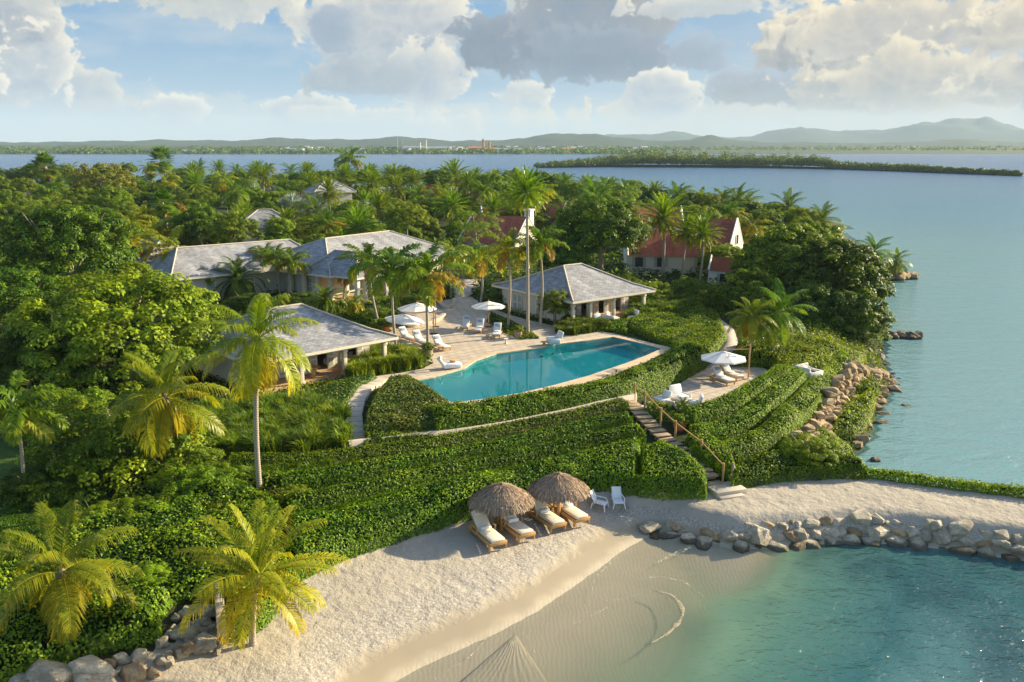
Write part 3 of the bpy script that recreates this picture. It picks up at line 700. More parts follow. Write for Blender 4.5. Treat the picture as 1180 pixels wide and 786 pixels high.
def bed(name, poly, h, leaf, rng_seed, mat, dens=1.25, lump=0.25, lsc=0.35, edge=0.45, label=None, cat='hedge', group=None, kind=None, z0=None, flowers=0.0, step=None, tbias=0.0, side=1.0, rand=0.5):
    """a planted mass: leaves over a lumpy body that follows the ground; POLY world xy"""
    rng = np.random.default_rng(rng_seed)
    poly = np.asarray(poly); lo, hi = poly.min(0), poly.max(0)
    gfun = (lambda x, y: hz_(x, y)) if z0 is None else (lambda x, y: np.full(len(x), z0))
    def top(x, y, d=None):
        P2 = np.stack([x, y], 1)
        if d is None: d = sdist(P2, poly)
        f = np.clip(d / edge, 0, 1); f = np.sqrt(np.clip(1 - (1 - f) ** 2, 0, 1)) 
        hh = h * (1 + lump * 2 * vnoise(x, y, lsc, rng_seed, 3))
        return gfun(x, y) - 0.05 + hh * f, d
    area = 0.5 * abs(np.dot(poly[:, 0], np.roll(poly[:, 1], 1)) - np.dot(poly[:, 1], np.roll(poly[:, 0], 1)))
    N = int(area * dens / (leaf * leaf * 0.45))
    pts = lo + rng.random((int(N * 1.1 * (hi - lo).prod() / max(area, .1)) + 10, 2)) * (hi - lo)
    d = sdist(pts, poly); k = d > 0.02; pts, d = pts[k], d[k]
    x, y = pts[:, 0], pts[:, 1]
    zt, _ = top(x, y, d); ep = 0.12
    zx, _ = top(x + ep, y); zy, _ = top(x, y + ep)
    Nn = np.stack([-(zx - zt) / ep, -(zy - zt) / ep, np.ones_like(zt)], 1)
    # extra leaves where the surface is steep
    steep = np.linalg.norm(Nn, axis=1)
    rep = np.clip(np.round(steep * side + rng.random(len(steep)) - 0.5), 1, 7).astype(int)
    ix = np.repeat(np.arange(len(x)), rep)
    x, y, zt, d, Nn = x[ix], y[ix], zt[ix], d[ix], Nn[ix]
    g0 = gfun(x, y)
    z = zt - np.where(steep[ix] > 1.6, rng.random(len(x)) * (zt - g0) * 0.9, rng.random(len(x)) ** 2 * leaf * 1.2) + rng.random(len(x)) ** 3 * leaf
    Nn = Nn / np.linalg.norm(Nn, axis=1, keepdims=True) + rng.normal(size=Nn.shape) * rand
    Nn[:, 2] = np.abs(Nn[:, 2]) * 0.9 + 0.1
    sz = leaf * rng.uniform(0.7, 1.3, len(x))
    VL, FL = leaf_quads(np.stack([x, y, z], 1), Nn, sz, sz * 0.55, rng)
    tint = np.clip(rng.beta(2, 3.2, len(x)) + tbias + 0.9 * vnoise(x, y, 0.9, rng_seed + 7, 3), 0, 0.84 if flowers else 1)
    if flowers:
        fm = (rng.random(len(x)) < flowers) & (z > zt - leaf * .4); tint[fm] = rng.uniform(0.9, 1, fm.sum())
    # leaves down the sides
    per = np.vstack([poly, poly[:1]]); sg = np.diff(per, axis=0); sl2 = np.hypot(*sg.T); m_ = int(sl2.sum() * h * side * 1.5 / (leaf * leaf * .45))
    j = rng.choice(len(sg), m_, p=sl2 / sl2.sum()); q = per[j] + sg[j] * rng.random((m_, 1)); sgn = 1 if (np.dot(poly[:, 0], np.roll(poly[:, 1], -1)) - np.dot(poly[:, 1], np.roll(poly[:, 0], -1))) > 0 else -1
    on = np.stack([sg[j][:, 1], -sg[j][:, 0]], 1) * sgn / np.maximum(sl2[j], 1e-6)[:, None]; hv = rng.random(m_) ** .9
    q = q - on * (rng.random((m_, 1)) * .10 + edge * .45 * (hv ** 3)[:, None]); zz = gfun(q[:, 0], q[:, 1]) + hv * h * .92
    sz2 = leaf * rng.uniform(.7, 1.3, m_); V2, F2 = leaf_quads(np.column_stack([q, zz]), np.column_stack([on, np.full(m_, .35)]) + rng.normal(size=(m_, 3)) * .24, sz2, sz2 * .55, rng)
    FL = np.concatenate([FL, F2 + len(VL)]); VL = np.concatenate([VL, V2]); tint = np.concatenate([tint, np.clip(rng.beta(2, 3.2, m_) + tbias, 0, .84)])
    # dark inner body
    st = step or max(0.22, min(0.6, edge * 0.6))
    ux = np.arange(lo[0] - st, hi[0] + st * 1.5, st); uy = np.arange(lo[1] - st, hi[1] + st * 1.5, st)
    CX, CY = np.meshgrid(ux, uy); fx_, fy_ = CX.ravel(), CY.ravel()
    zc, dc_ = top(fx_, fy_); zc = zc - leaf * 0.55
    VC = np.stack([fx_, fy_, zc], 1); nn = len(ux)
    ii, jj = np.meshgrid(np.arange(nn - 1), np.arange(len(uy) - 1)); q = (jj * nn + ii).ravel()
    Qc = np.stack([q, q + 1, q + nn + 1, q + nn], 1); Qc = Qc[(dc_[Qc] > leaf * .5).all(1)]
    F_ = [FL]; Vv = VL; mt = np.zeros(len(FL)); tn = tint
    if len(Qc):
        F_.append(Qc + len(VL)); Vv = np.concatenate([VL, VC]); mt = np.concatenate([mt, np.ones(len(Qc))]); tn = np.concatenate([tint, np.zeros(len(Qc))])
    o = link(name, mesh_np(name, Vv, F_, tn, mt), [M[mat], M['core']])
    return tag(o, label, cat, group, kind) if kind != 'stuff' else tag(o, kind='stuff')
def hits(lst): return np.array([hit(*p)[:2] for p in lst])
def resample(P_, ds):
    P_ = np.asarray(P_); seg = np.hypot(*np.diff(P_, axis=0).T); s_ = np.concatenate([[0], np.cumsum(seg)])
    u = np.linspace(0, s_[-1], max(2, int(s_[-1] / ds) + 1))
    return np.stack([np.interp(u, s_, P_[:, k]) for k in range(P_.shape[1])], 1)
def smooth_line(P_, ds=0.5, k=5):
    Q_ = resample(P_, ds)
    for _ in range(k):
        Q_[1:-1] = (Q_[:-2] + 2 * Q_[1:-1] + Q_[2:]) / 4
    return Q_
def strip(pl, w0, w1):
    """polygon between two offsets of a polyline; positive = to its left"""
    T = np.gradient(pl, axis=0); T /= np.maximum(np.linalg.norm(T, axis=1, keepdims=True), 1e-6)
    Nn = np.stack([-T[:, 1], T[:, 0]], 1)
    return np.vstack([pl + Nn * w0, (pl + Nn * w1)[::-1]])
def ribbon(name, pl, w, mat, dz=0.03, th=0.12, kind='structure', z=None):
    pl = smooth_line(pl, 0.6); T = np.gradient(pl, axis=0); T /= np.linalg.norm(T, axis=1, keepdims=True)
    Nn = np.stack([-T[:, 1], T[:, 0]], 1) * w / 2
    zz = (hz_(pl[:, 0], pl[:, 1]) if z is None else np.full(len(pl), z)) + dz
    k = len(pl); a_ = np.column_stack([pl + Nn, zz]); b_ = np.column_stack([pl - Nn, zz])
    Vv = np.vstack([a_, b_, a_ - [0, 0, th], b_ - [0, 0, th]]); i = np.arange(k - 1)
    F_ = [np.stack([i + k, i + k + 1, i + 1, i], 1), np.stack([i, i + 1, i + 2 * k + 1, i + 2 * k], 1), np.stack([i + 3 * k, i + 3 * k + 1, i + k + 1, i + k], 1)]
    return tag(link(name, mesh_np(name, Vv, F_), [mat]), kind=kind)
def slab(name, poly, z1, z0, mat, hole=None, parent=None):
    loops = [[Vector((p[0], p[1], 0)) for p in poly]]
    if hole is not None: loops.append([Vector((p[0], p[1], 0)) for p in hole])
    tris = tessellate_polygon(loops); pts = [p for l in loops for p in l]
    mb = MB(); vs = [(p.x, p.y, z1) for p in pts]
    fs = []
    for t in tris:
        a_, b_, c_ = (pts[i] for i in t)
        fs.append(t if (b_ - a_).cross(c_ - a_).z > 0 else t[::-1])
    mb.add(vs, fs); n0 = 0
    for l in loops:
        n = len(l); vv = [(p.x, p.y, z1) for p in l] + [(p.x, p.y, z0) for p in l]
        mb.add(vv, [(i, (i + 1) % n, n + (i + 1) % n, n + i) for i in range(n)])
    return mb.build(name, mat, parent)
def offset_poly(poly, d):
    poly = np.asarray(poly); A = 0.5 * (np.dot(poly[:, 0], np.roll(poly[:, 1], -1)) - np.dot(poly[:, 1], np.roll(poly[:, 0], -1)))
    T = np.roll(poly, -1, 0) - poly; T /= np.linalg.norm(T, axis=1, keepdims=True)
    Nn = np.stack([T[:, 1], -T[:, 0]], 1) * (1 if A > 0 else -1); Nv = Nn + np.roll(Nn, 1, 0)
    Nv /= np.maximum((Nv * Nn).sum(1, keepdims=True), 0.4)
    return poly + Nv * d

# ------------------------------------------------------------------ pool, terrace, deck, paths
pr = empty('swimming_pool', (*pool.mean(0), ZT), label='turquoise swimming pool with a curved stone edge above the hedges', cat='pool')
def under(o, root):
    o.parent = root; o.matrix_parent_inverse = Matrix.Translation(root.location).inverted(); return o
inner = offset_poly(pool, 0.0)
mb = MB(); n = len(inner)
mb.add([(p[0], p[1], ZT - 0.02) for p in inner] + [(p[0], p[1], ZT - 0.85) for p in inner], [((i + 1) % n, i, n + i, n + (i + 1) % n) for i in range(n)])
under(mb.build('basin_wall', M['pool_tile']), pr)
under(slab('basin_floor', inner, ZT - 0.85, ZT - 1.0, M['pool_tile']), pr)
tri = tessellate_polygon([[Vector((p[0], p[1], 0)) for p in inner]])
mb = MB(); mb.add([(p[0], p[1], ZT - 0.09) for p in inner], [t if (np.cross(inner[t[1]] - inner[t[0]], inner[t[2]] - inner[t[0]]) > 0) else t[::-1] for t in tri])
under(mb.build('water', M['pool_water']), pr)
out_ = np.array(inner); wdt = np.full(len(inner), 0.45)
wdt[1:9] = 0.95; wdt[0] = .5; wdt[9:12] = 0.6
op1 = offset_poly(inner, 1.0); op = inner + (op1 - inner) * wdt[:, None]
under(slab('coping', op, ZT + 0.05, ZT - 0.10, M['coping'], hole=inner), pr)
ow = inner + (op1 - inner) * (wdt[:, None] - 0.12)
mb = MB(); fr_ = ow[0:10]; k = len(fr_)
mb.add([(p[0], p[1], ZT - 0.10) for p in fr_] + [(p[0], p[1], ZT - 1.3) for p in fr_], [(i + 1, i, k + i, k + i + 1) for i in range(k - 1)])
under(mb.build('outer_wall', M['white']), pr)
mb = MB()
for d_, zz in ((0.5, 0.45), (1.0, 0.75)):
    a_, b_ = inner[13] * .85 + inner[0] * .15, inner[17]
    c_ = (a_ + b_) / 2 + (np.array([(b_ - a_)[1], -(b_ - a_)[0]]) / np.linalg.norm(b_ - a_)) * (0.4 + d_ * 1.2)
    mb.box((c_[0], c_[1], ZT - zz - 0.3), (3.4, 0.6, 0.6), math.atan2((b_ - a_)[1], (b_ - a_)[0]))
under(mb.build('step', M['pool_tile']), pr)
tag(slab('terrace', terr, ZT, ZT - 0.6, M['paving'], hole=offset_poly(pool, 0.2)), kind='structure')
tag(slab('deck', deck, ZD, ZD - 0.5, M['paving']), kind='structure')
ribbon('path', hits([(560, 506), (640, 490), (700, 476), (738, 468), (770, 452), (800, 434), (818, 424), (832, 412), (842, 395), (838, 380), (820, 366)]), 1.3, M['path'])
ribbon('path', hits([(190, 500), (225, 515), (262, 531), (330, 537), (402, 524), (470, 516), (560, 506)]), 0.9, M['path'])
ribbon('path', hits([(512, 356), (520, 345), (535, 335), (540, 322)]), 3.2, M['paving'])
# descending stone steps beside the pavilion
sp_ = resample(np.array([G(p[0], p[1], z)[:2] for p, z in [((433, 440), 2.8), ((418, 450), 2.75), ((408, 466), 2.7), ((404, 484), 2.6), ((405, 505), 2.5), ((409, 522), 2.35)]]), 1.05)
st = empty('garden_steps', (*sp_[0], 2.7), label='pale stone steps curving down between the hedges beside the open pavilion', cat='steps')
for i in range(len(sp_)):
    t = sp_[min(i + 1, len(sp_) - 1)] - sp_[max(i - 1, 0)]
    mb = MB(); mb.box((sp_[i][0] - sp_[0][0], sp_[i][1] - sp_[0][1], gz(*sp_[i]) - 2.7 + 0.10), (1.5, 1.0, 0.3), math.atan2(t[1], t[0]) - R(90), b=0.02)
    mb.build('tread', M['concrete'], st)
o = ribbon('low_wall', hits([(402, 522), (470, 514), (560, 503), (640, 487), (700, 473), (732, 465)]), .28, M['concrete'], .70, .9, kind=None)
tag(o, 'low pale stone wall in a long curve between the pool hedge and the clipped hedges', 'wall')
# stepping stones on the lawn
k = 0
for a_, b_, nn, what in (((2, 589), (86, 579), 7, 'crossing'), ((63, 519), (64, 545), 4, 'leading up')):
    A_, B_ = hit(*a_), hit(*b_)
    for i in range(nn):
        p = A_ + (B_ - A_) * i / max(nn - 1, 1)
        mb = MB(); mb.box((0, 0, 0.03), (0.52, 0.34, 0.1), random.Random(k).uniform(-.2, .2), b=0.02); k += 1
        o = mb.build('stepping_stone', M['concrete']); o.location = (p[0], p[1], gz(p[0], p[1]))
        tag(o, f'pale rectangular stepping stone in the row {what} the shaded lawn', 'paving stone', f'stepping stones {what} the lawn')

# ------------------------------------------------------------------ buildings
def roof_mesh(name, faces, mat, parent):
    me = bpy.data.meshes.new(name); vs, fs, uv = [], [], []
    for f in faces:
        f = [Vector(p) for p in f]; e_ = (f[1] - f[0]).normalized(); nrm = (f[1] - f[0]).cross(f[-1] - f[0]).normalized(); up = nrm.cross(e_)
        k = len(vs); vs += f; fs.append(tuple(range(k, k + len(f))))
        uv += [((p - f[0]).dot(e_) + f[0].x * .37, (p - f[0]).dot(up)) for p in f]
    me.from_pydata(vs, [], fs); l = me.uv_layers.new(name='UVMap')
    for i, c in enumerate(uv): l.data[i].uv = c
    me.update(); return link(name, me, [mat], parent)
def hip(parent, x0, y0, x1, y1, ze, zr, rdir='x', rlen=None, kick=0.0, mat='shingle', th=0.2, caps=True, name='roof'):
    cx_, cy_ = (x0 + x1) / 2, (y0 + y1) / 2; w_, d_ = x1 - x0, y1 - y0
    if rlen is None: rlen = max(abs(w_ - d_), 0.01)
    r0, r1 = ((cx_ - rlen / 2, cy_, zr), (cx_ + rlen / 2, cy_, zr)) if rdir == 'x' else ((cx_, cy_ - rlen / 2, zr), (cx_, cy_ + rlen / 2, zr))
    E = [(x0, y0, ze), (x1, y0, ze), (x1, y1, ze), (x0, y1, ze)]
    Fs = []
    if kick:
        k = 0.30; apex = [r0, r1, r1, r0] if rdir == 'x' else [r0, r0, r1, r1]
        I = [tuple(Vector(E[i]).lerp(Vector(apex[i]), k) - Vector((0, 0, kick))) for i in range(4)]
        for i in range(4): Fs.append([E[i], E[(i + 1) % 4], I[(i + 1) % 4], I[i]])
    else: I = E
    if rdir == 'x': Fs += [[I[0], I[1], r1, r0], [I[1], I[2], r1], [I[2], I[3], r0, r1], [I[3], I[0], r0]]
    else: Fs += [[I[0], I[1], r0], [I[1], I[2], r1, r0], [I[2], I[3], r1], [I[3], I[0], r0, r1]]
    rf = roof_mesh(name, Fs, M[mat], parent)
    mb = MB()
    for i in range(4):
        a_, b_ = Vector(E[i]), Vector(E[(i + 1) % 4]); m_ = (a_ + b_) / 2; L_ = (b_ - a_).length
        mb.box((m_.x, m_.y, ze - th / 2 - 0.004), (L_ + 0.07 if i % 2 == 0 else L_ - 0.075, 0.08, th), math.atan2((b_ - a_).y, (b_ - a_).x))
    mb.add([(x0 + .05, y0 + .05, ze - th * .55), (x1 - .05, y0 + .05, ze - th * .55), (x1 - .05, y1 - .05, ze - th * .55), (x0 + .05, y1 - .05, ze - th * .55)], [(3, 2, 1, 0)])
    mb.build('fascia', M['cream'], parent)
    if caps:
        mb = MB(); apex = [r0, r1, r1, r0] if rdir == 'x' else [r0, r0, r1, r1]; up = Vector((0, 0, 0.05))
        for i in range(4):
            pts = [Vector(E[i]) + up] + ([Vector(I[i]) + up] if kick else []) + [Vector(apex[i]) + up]
            mb.tube(pts, 0.085, 5)
        mb.tube([Vector(r0) + up, Vector(r1) + up], 0.1, 5)
        mb.build('ridge_cap', M['concrete'], rf)
    return rf
def panel(parent, x, y, w_, h_, rz, z=0.0, mat='cream', name='shutter_door', panes=2, thick=0.08):
    """a door or shutter leaf with dark louvred panes"""
    mb = MB(); mb.box((0, 0, h_ / 2), (w_, thick, h_), b=0.012); o = mb.build(name, M[mat], parent); o.location = (x, y, z); o.rotation_euler = (0, 0, rz)
    for i in range(panes):
        hh = (h_ - 0.3) / panes
        mb = MB(); mb.box((0, 0, 0.15 + hh * (i + .5)), (w_ * 0.68, thick + 0.03, hh - 0.14)); mb.build('pane', M['shutter'], o)
    return o
def column(parent, x, y, h_, w_=0.30, z=0.0, name='column'):
    mb = MB(); mb.box((0, 0, h_ / 2), (w_, w_, h_), b=0.015)
    mb.box((0, 0, 0.09), (w_ + .10, w_ + .10, 0.18), b=0.01); mb.box((0, 0, h_ - 0.12), (w_ + .12, w_ + .12, 0.16), b=0.01)
    o = mb.build(name, M['cream'], parent); o.location = (x, y, z); return o
def pavilion(name, label, c, ang, L_, D_, z, colx, ze=2.42, zr=4.75, doors_side=()):
    t = empty(name, (c[0], c[1], z), R(ang), label, 'pavilion')
    hip(t, 0, 0, L_, D_, ze, zr, 'x', max(1.2, L_ * 0.22), kick=0.16)
    mb = MB(); mb.box((L_ / 2, D_ / 2, -0.18), (L_ - 0.9, D_ - 0.9, 0.36)); mb.build('floor', M['tile_floor'], t)
    mb = MB()
    yb = 0.85; mb.box((L_ / 2, yb, ze - 0.34), (L_ - 1.2, 0.24, 0.26)); mb.box((0.72, 2.2, ze - 0.34), (0.24, 2.4, 0.26)); mb.box((L_ - 0.72, 2.2, ze - 0.34), (0.24, 2.4, 0.26))
    mb.build('beam', M['cream'], t)
    for cxp in colx: column(t, cxp, yb, ze - 0.45)
    y0, y1, x0, x1 = 3.5, D_ - 0.8, 0.8, L_ - 0.8; h_ = ze - 0.16
    mb = MB()
    mb.box(((x0 + x1) / 2, y1, h_ / 2), (x1 - x0, 0.25, h_)); mb.box((x0, (y0 + y1) / 2, h_ / 2 - .002), (0.25, y1 - y0 - .26, h_)); mb.box((x1, (y0 + y1) / 2, h_ / 2 - .002), (0.25, y1 - y0 - .26, h_))
    # front wall with openings
    bays = 4; bw = (x1 - x0) / bays
    for i in range(bays + 1): mb.box((x0 + i * bw, y0, h_ / 2), (0.62 if 0 < i < bays else 0.8, 0.26, h_))
    mb.box(((x0 + x1) / 2, y0, h_ - 0.15), (x1 - x0, 0.2, 0.3))
    mb.build('wall', M['stucco'], t)
    for i in range(bays):
        cx_ = x0 + (i + .5) * bw
        if i % 2 == 1:
            mb = MB(); mb.box((cx_, y0 + 0.9, h_ / 2), (bw - .7, 0.05, h_ - .3)); mb.build('dark_doorway', M['glass_dark'], t)
        panel(t, cx_ - bw * 0.28, y0 - 0.18, 0.6, h_ - 0.35, 0); panel(t, cx_ + bw * 0.28, y0 - 0.18, 0.6, h_ - 0.35, 0)
    for yd in doors_side:
        panel(t, x0 - 0.17, yd, 0.75, h_ - 0.3, R(90), mat='cream'); panel(t, x0 - 0.17, yd + 0.8, 0.75, h_ - 0.3, R(90), mat='cream')
    return t
pvR = pavilion('pavilion', 'grey shingled open pavilion at the far end of the pool with a white columned porch', (5.8, 81.2), 37.5, 11.2, 13.0, ZT + 0.08, [0.75, 3.0, 6.2, 10.45], doors_side=(5.2, 9.0))
pvL = pavilion('pavilion', 'grey shingled open pavilion half hidden by the tall coconut palm beside the steps', (-17.9, 57.6), 43.5, 12.4, 12.2, ZT + 0.05, [0.75, 4.3, 8.0, 11.65], doors_side=())
mb = MB(); mb.box((0.9, 1.95, 1.1), (0.2, 2.6, 2.2)); [mb.box((0.78, 1.0 + k * .45, 1.1), (0.03, 0.03, 2.2)) for k in range(5)]
mb.build('end_wall', M['stucco'], pvL)
mb = MB(); mb.box((0.9, 3.0, 1.1), (0.5, 1.0, 2.2)); mb.build('pillar', M['stucco'], pvR)

# the main house: three hipped wings around a porch
HZ = gz(-15, 98)
mh = empty('main_house', (-19.6, 92.8, HZ), R(55), 'large grey hipped main house with a columned porch behind the palms', 'house')
L_, D_ = 24.0, 15.0; ze = 6.0 - HZ
hip(mh, 0, 0, L_, D_, ze, ze + 3.0, 'x', 11.0, kick=0.0)
def walls(parent, x0, y0, x1, y1, h_, mat='stucco'):
    mb = MB()
    mb.box(((x0 + x1) / 2, y0, h_ / 2), (x1 - x0, .25, h_)); mb.box(((x0 + x1) / 2, y1, h_ / 2), (x1 - x0, .25, h_))
    mb.box((x0, (y0 + y1) / 2, h_ / 2 - .003), (.25, y1 - y0 - .26, h_)); mb.box((x1, (y0 + y1) / 2, h_ / 2 - .003), (.25, y1 - y0 - .26, h_))
    return mb.build('wall', M[mat], parent)
walls(mh, 1.6, 3.4, L_ - 1.0, D_ - 1.0, ze - 0.15)
for x_ in (0.9, 3.2): column(mh, x_, 0.9, ze - 0.2, 0.42)
for y_ in (3.0, 5.2, 7.4): column(mh, 0.9, y_, ze - 0.2, 0.42)
for x_ in (6.0, 12.0, 17.0): panel(mh, x_, 3.2, 1.4, ze - .6, 0)
for y_ in (5, 8, 11): panel(mh, 1.42, y_, 1.4, ze - .6, R(90))
# porch that juts out towards the pool
ph = empty('porch', (0, 0, 0)); ph.parent = mh; ph.location = (0.6, -3.4, -0.02)
hip(ph, 0, 0, 5.4, 8.5, ze + .03, ze + 2.3, 'y', 3.4)
for x_ in (0.5, 1.7, 4.9): column(ph, x_, 0.5, ze - .15, 0.42)
mb = MB(); mb.box((2.7, 3.0, -.2), (5.2, 6.2, .5)); mb.build('floor', M['tile_floor'], ph)
HZ2 = gz(-30, 95)
w1 = empty('guest_wing', (-36.0, 90.6, HZ2), R(40), 'long low grey roofed wing with a lit front slope beside the main house', 'house')
ze = 6.0 - HZ2
hip(w1, 0, 0, 19.0, 10.5, ze, ze + 2.6, 'x', 13.5); walls(w1, .9, .9, 18.1, 9.6, ze - .15)
for x_ in (4.5, 9.0, 13.5): panel(w1, x_, .72, 1.2, ze - .9, 0, .3, 'cream', 'window')
b2 = G(150, 322, 5.6); HZ3 = gz(b2[0], b2[1])
w0 = empty('garden_villa', (b2[0], b2[1] + 2, HZ3), R(47), 'grey hipped villa half hidden in trees behind the guest wing', 'house')
hip(w0, 0, 0, 10.5, 13, 5.8 - HZ3, 8.9 - HZ3, 'y', 3.0); walls(w0, .9, .9, 9.6, 12, 5.6 - HZ3); panel(w0, 3, .72, 1.2, 1.5, 0, .5, 'cream', 'window')
b2 = G(352, 262, 6.5); bz = gz(b2[0], b2[1])

def villa(name, label, px, py, y, ang, L_, D_, zw, zr, zb, roof='tile_red', wins=(), chim=None, dz=0.0):
    p = at_dist(px, py, y)
    t = empty(name, (p[0], p[1], zb), R(ang), label, 'house')
    hw, hr = zw - zb, zr - zb
    mb = MB(); mb.add([(0, 0, 0), (L_, 0, 0), (L_, D_, 0), (0, D_, 0), (0, 0, hw), (L_, 0, hw), (L_, D_, hw), (0, D_, hw), (0, D_ / 2, hr), (L_, D_ / 2, hr)],
                      [(0, 1, 5, 4), (2, 3, 7, 6), (1, 2, 6, 9, 5), (3, 0, 4, 8, 7)])
    mb.build('wall', M['stucco'], t)
    ov = 0.35; s_ = (hr - hw) / (D_ / 2); zo = hw - ov * s_ + 0.12; zt_ = hr + 0.12
    xi = 0.28
    rf = roof_mesh('roof', [[(xi, -ov, zo), (L_ - xi, -ov, zo), (L_ - xi, D_ / 2, zt_), (xi, D_ / 2, zt_)], [(L_ - xi, D_ + ov, zo), (xi, D_ + ov, zo), (xi, D_ / 2, zt_), (L_ - xi, D_ / 2, zt_)]], M[roof], t)
    for x_ in (xi - .2, L_ - xi + .2):         # raised white gable copings
        mb = MB(); mb.tube([(x_, -ov, zo + .12), (x_, D_ / 2, zt_ + .14), (x_, D_ + ov, zo + .12)], 0.13, 4); mb.build('gable_coping', M['white'], t)
    for (face, u_, z_, w_, h_) in wins:
        mb = MB(); mb.box((0, 0, h_ / 2), (w_, .1, h_)); o = mb.build('window', M['glass_dark'], t)
        for sx_ in (-1, 1): mb = MB(); mb.box((sx_ * (w_ / 2 + .2), -.03, h_ / 2), (.36, .08, h_)); mb.build('shutter', M['shutter'], o)
        if face == 'f': o.location = (u_, -.03, z_)
        else: o.location = (L_ + .03, u_, z_); o.rotation_euler = (0, 0, R(90))
    if chim:
        mb = MB(); mb.box((chim[0], chim[1], (hr + chim[2]) / 2), (1.0, 1.3, hr + chim[2])); mb.box((chim[0], chim[1], hr + chim[2]), (1.25, 1.55, .25)); mb.build('chimney', M['white'], rf)
    return t
rv = villa('red_roofed_villa', 'white villa with a dark red tiled roof and shuttered windows right of the dense round tree'.replace('right of', 'beyond'), 722, 306, 112, -4, 12.6, 7.5, 5.9, 8.6, 2.9, wins=(('f', 1.6, 1.5, 1.0, 1.2), ('f', 4.4, 1.5, 1.0, 1.2), ('f', 9.6, 1.2, 1.1, 1.5), ('r', 3.7, 2.3, .8, 1.1)))
villa('orange_roofed_villa', 'villa with a bright orange tiled roof just above the red roofed villa', 716, 275, 128, -4, 9.0, 7.0, 8.2, 10.6, 3.2, 'tile_orange', (('f', 2.5, 3.2, 1, 1.2),))
villa('gabled_villa', 'tall white gable facing the sea at the end of the red roofed villa', 800, 296, 113, -26, 4.5, 8.5, 6.6, 10.1, 3.0, 'tile_red', (('r', 4.2, 4.0, 1.0, 1.2), ('r', 4.2, 1.2, 1.0, 1.4)))
villa('gate_lodge', 'small white lodge with a low red roof in front of the tall white gable', 816, 318, 104, -20, 3.6, 3.2, 5.2, 6.4, 2.9, 'tile_red', (('f', 1.8, .8, .8, 1.0),))
villa('red_roofed_villa', 'villa with a broad red roof and white chimney behind the tall slim palm', 528, 286, 134, -26, 9.8, 9.0, 5.4, 8.9, 3.2, 'tile_red', (('r', 4.5, 1.5, 1.2, 1.3), ('f', 8, 1.2, 1, 1.2)), chim=(9.0, 6.6, 1.0))
villa('red_roofed_cottage', 'small white cottage with a pointed red gable among palms behind the chimney', 614, 264, 150, -25, 5.0, 5.5, 7.4, 9.8, 3.5, 'tile_red', (('r', 2.7, 2.0, .8, 1.2),))
villa('red_roofed_cottage', 'partly hidden cottage with an orange red roof at the skyline of the grove', 480, 215, 225, 15, 6, 5, 7.6, 9.3, 3.5, 'tile_orange', (('f', 3, 4, 1, 1.2),))
villa('red_roofed_cottage', 'faded red roof peeking out just left of the white chimney'.replace('just left of', 'above the broad red roof beside'), 556, 248, 150, 8, 7, 6, 6.4, 9.0, 3.5, 'tile_red', (('f', 3, 1, 1, 1.2),))
for (px, py, y, ang, lb) in ((362, 222, 178, 30, 'blue grey hipped roof poking out of the palm grove above the silver palms'), (272, 262, 128, 20, 'low grey roof glimpsed through trees just behind the guest wing')):
    p = at_dist(px, py, y); zb = gz(p[0], p[1])
    t = empty('garden_cottage', (p[0], p[1], zb), R(ang), lb, 'house'); hip(t, 0, 0, 9, 7, p[2] - zb, p[2] - zb + 2.2); walls(t, .8, .8, 8.2, 6.2, p[2] - zb - .15); panel(t, 4, .6, 1.1, 1.4, 0, .6, 'cream', 'window')

# ------------------------------------------------------------------ far shore buildings
def shed(px, w_, h_, y, label, wall='white', roof='metal', d_=None, name='warehouse'):
    p = at_dist(px, 174, y); d_ = d_ or w_ * .5
    t = empty(name, (p[0], y, 1.0), 0, label, 'building')
    mb = MB(); mb.box((0, 0, h_ * .4), (w_, d_, h_ * .8)); mb.build('wall', M[wall], t)
    hr = h_ * 1.05; k = h_ * .8
    mb = MB(); a_, b_ = w_ / 2 + .4, d_ / 2 + .4
    mb.add([(-a_, -b_, k + .01), (a_, -b_, k + .01), (a_, b_, k + .01), (-a_, b_, k + .01), (-a_, 0, hr), (a_, 0, hr)], [(0, 1, 5, 4), (2, 3, 4, 5), (1, 2, 5), (3, 0, 4)])
    mb.build('roof', M[roof], t); return t
def stack(px, h_, r_, y, label, mat='white', name='chimney_stack', cat='chimney'):
    p = at_dist(px, 174, y); mb = MB()
    mb.lathe([(r_, 0), (r_ * .8, h_ * .85), (r_ * .95, h_ * .9), (r_ * .95, h_)], 10, smooth=False); o = mb.build(name, M[mat]); o.location = (p[0], y, 1); return tag(o, label, cat)
YF = 1760
shed(228, 60, 6, YF, 'long low pale shed on the far shore beyond the tallest grove palm')
shed(337, 46, 9, YF, 'white shed alone on the far shore above the dark tall skyline palm')
shed(300, 20, 6, YF, 'small pale house on the far shore beside the lone white shed')
shed(362, 22, 8, YF + 30, 'grey hut on the far shore beside the lone white shed', 'concrete', 'metal')
shed(415, 30, 9, YF, 'pale shed on the far shore under the highest green hill', 'stucco')
shed(452, 22, 11, YF + 20, 'grey block on the far shore next to the thin lattice masts', 'concrete', 'dark')
shed(478, 44, 13, YF + 30, 'broad pale power station hall on the far shore', 'stucco', 'metal')
shed(505, 54, 12, YF + 40, 'long white factory hall beside the power station on the far shore')
shed(548, 30, 12, YF, 'orange factory block on the far shore', 'orange', 'terracotta')
shed(566, 22, 10, YF + 20, 'pale orange annex behind the two factory chimneys', 'terracotta', 'orange')
shed(587, 50, 9, YF, 'long white warehouse on the far shore beside the orange factory')
shed(622, 40, 9, YF + 40, 'cream shed on the far shore beyond the long white warehouse', 'cream')
shed(655, 26, 10, YF + 60, 'small town house row on the far shore near the islet tip', 'stucco', 'terracotta')
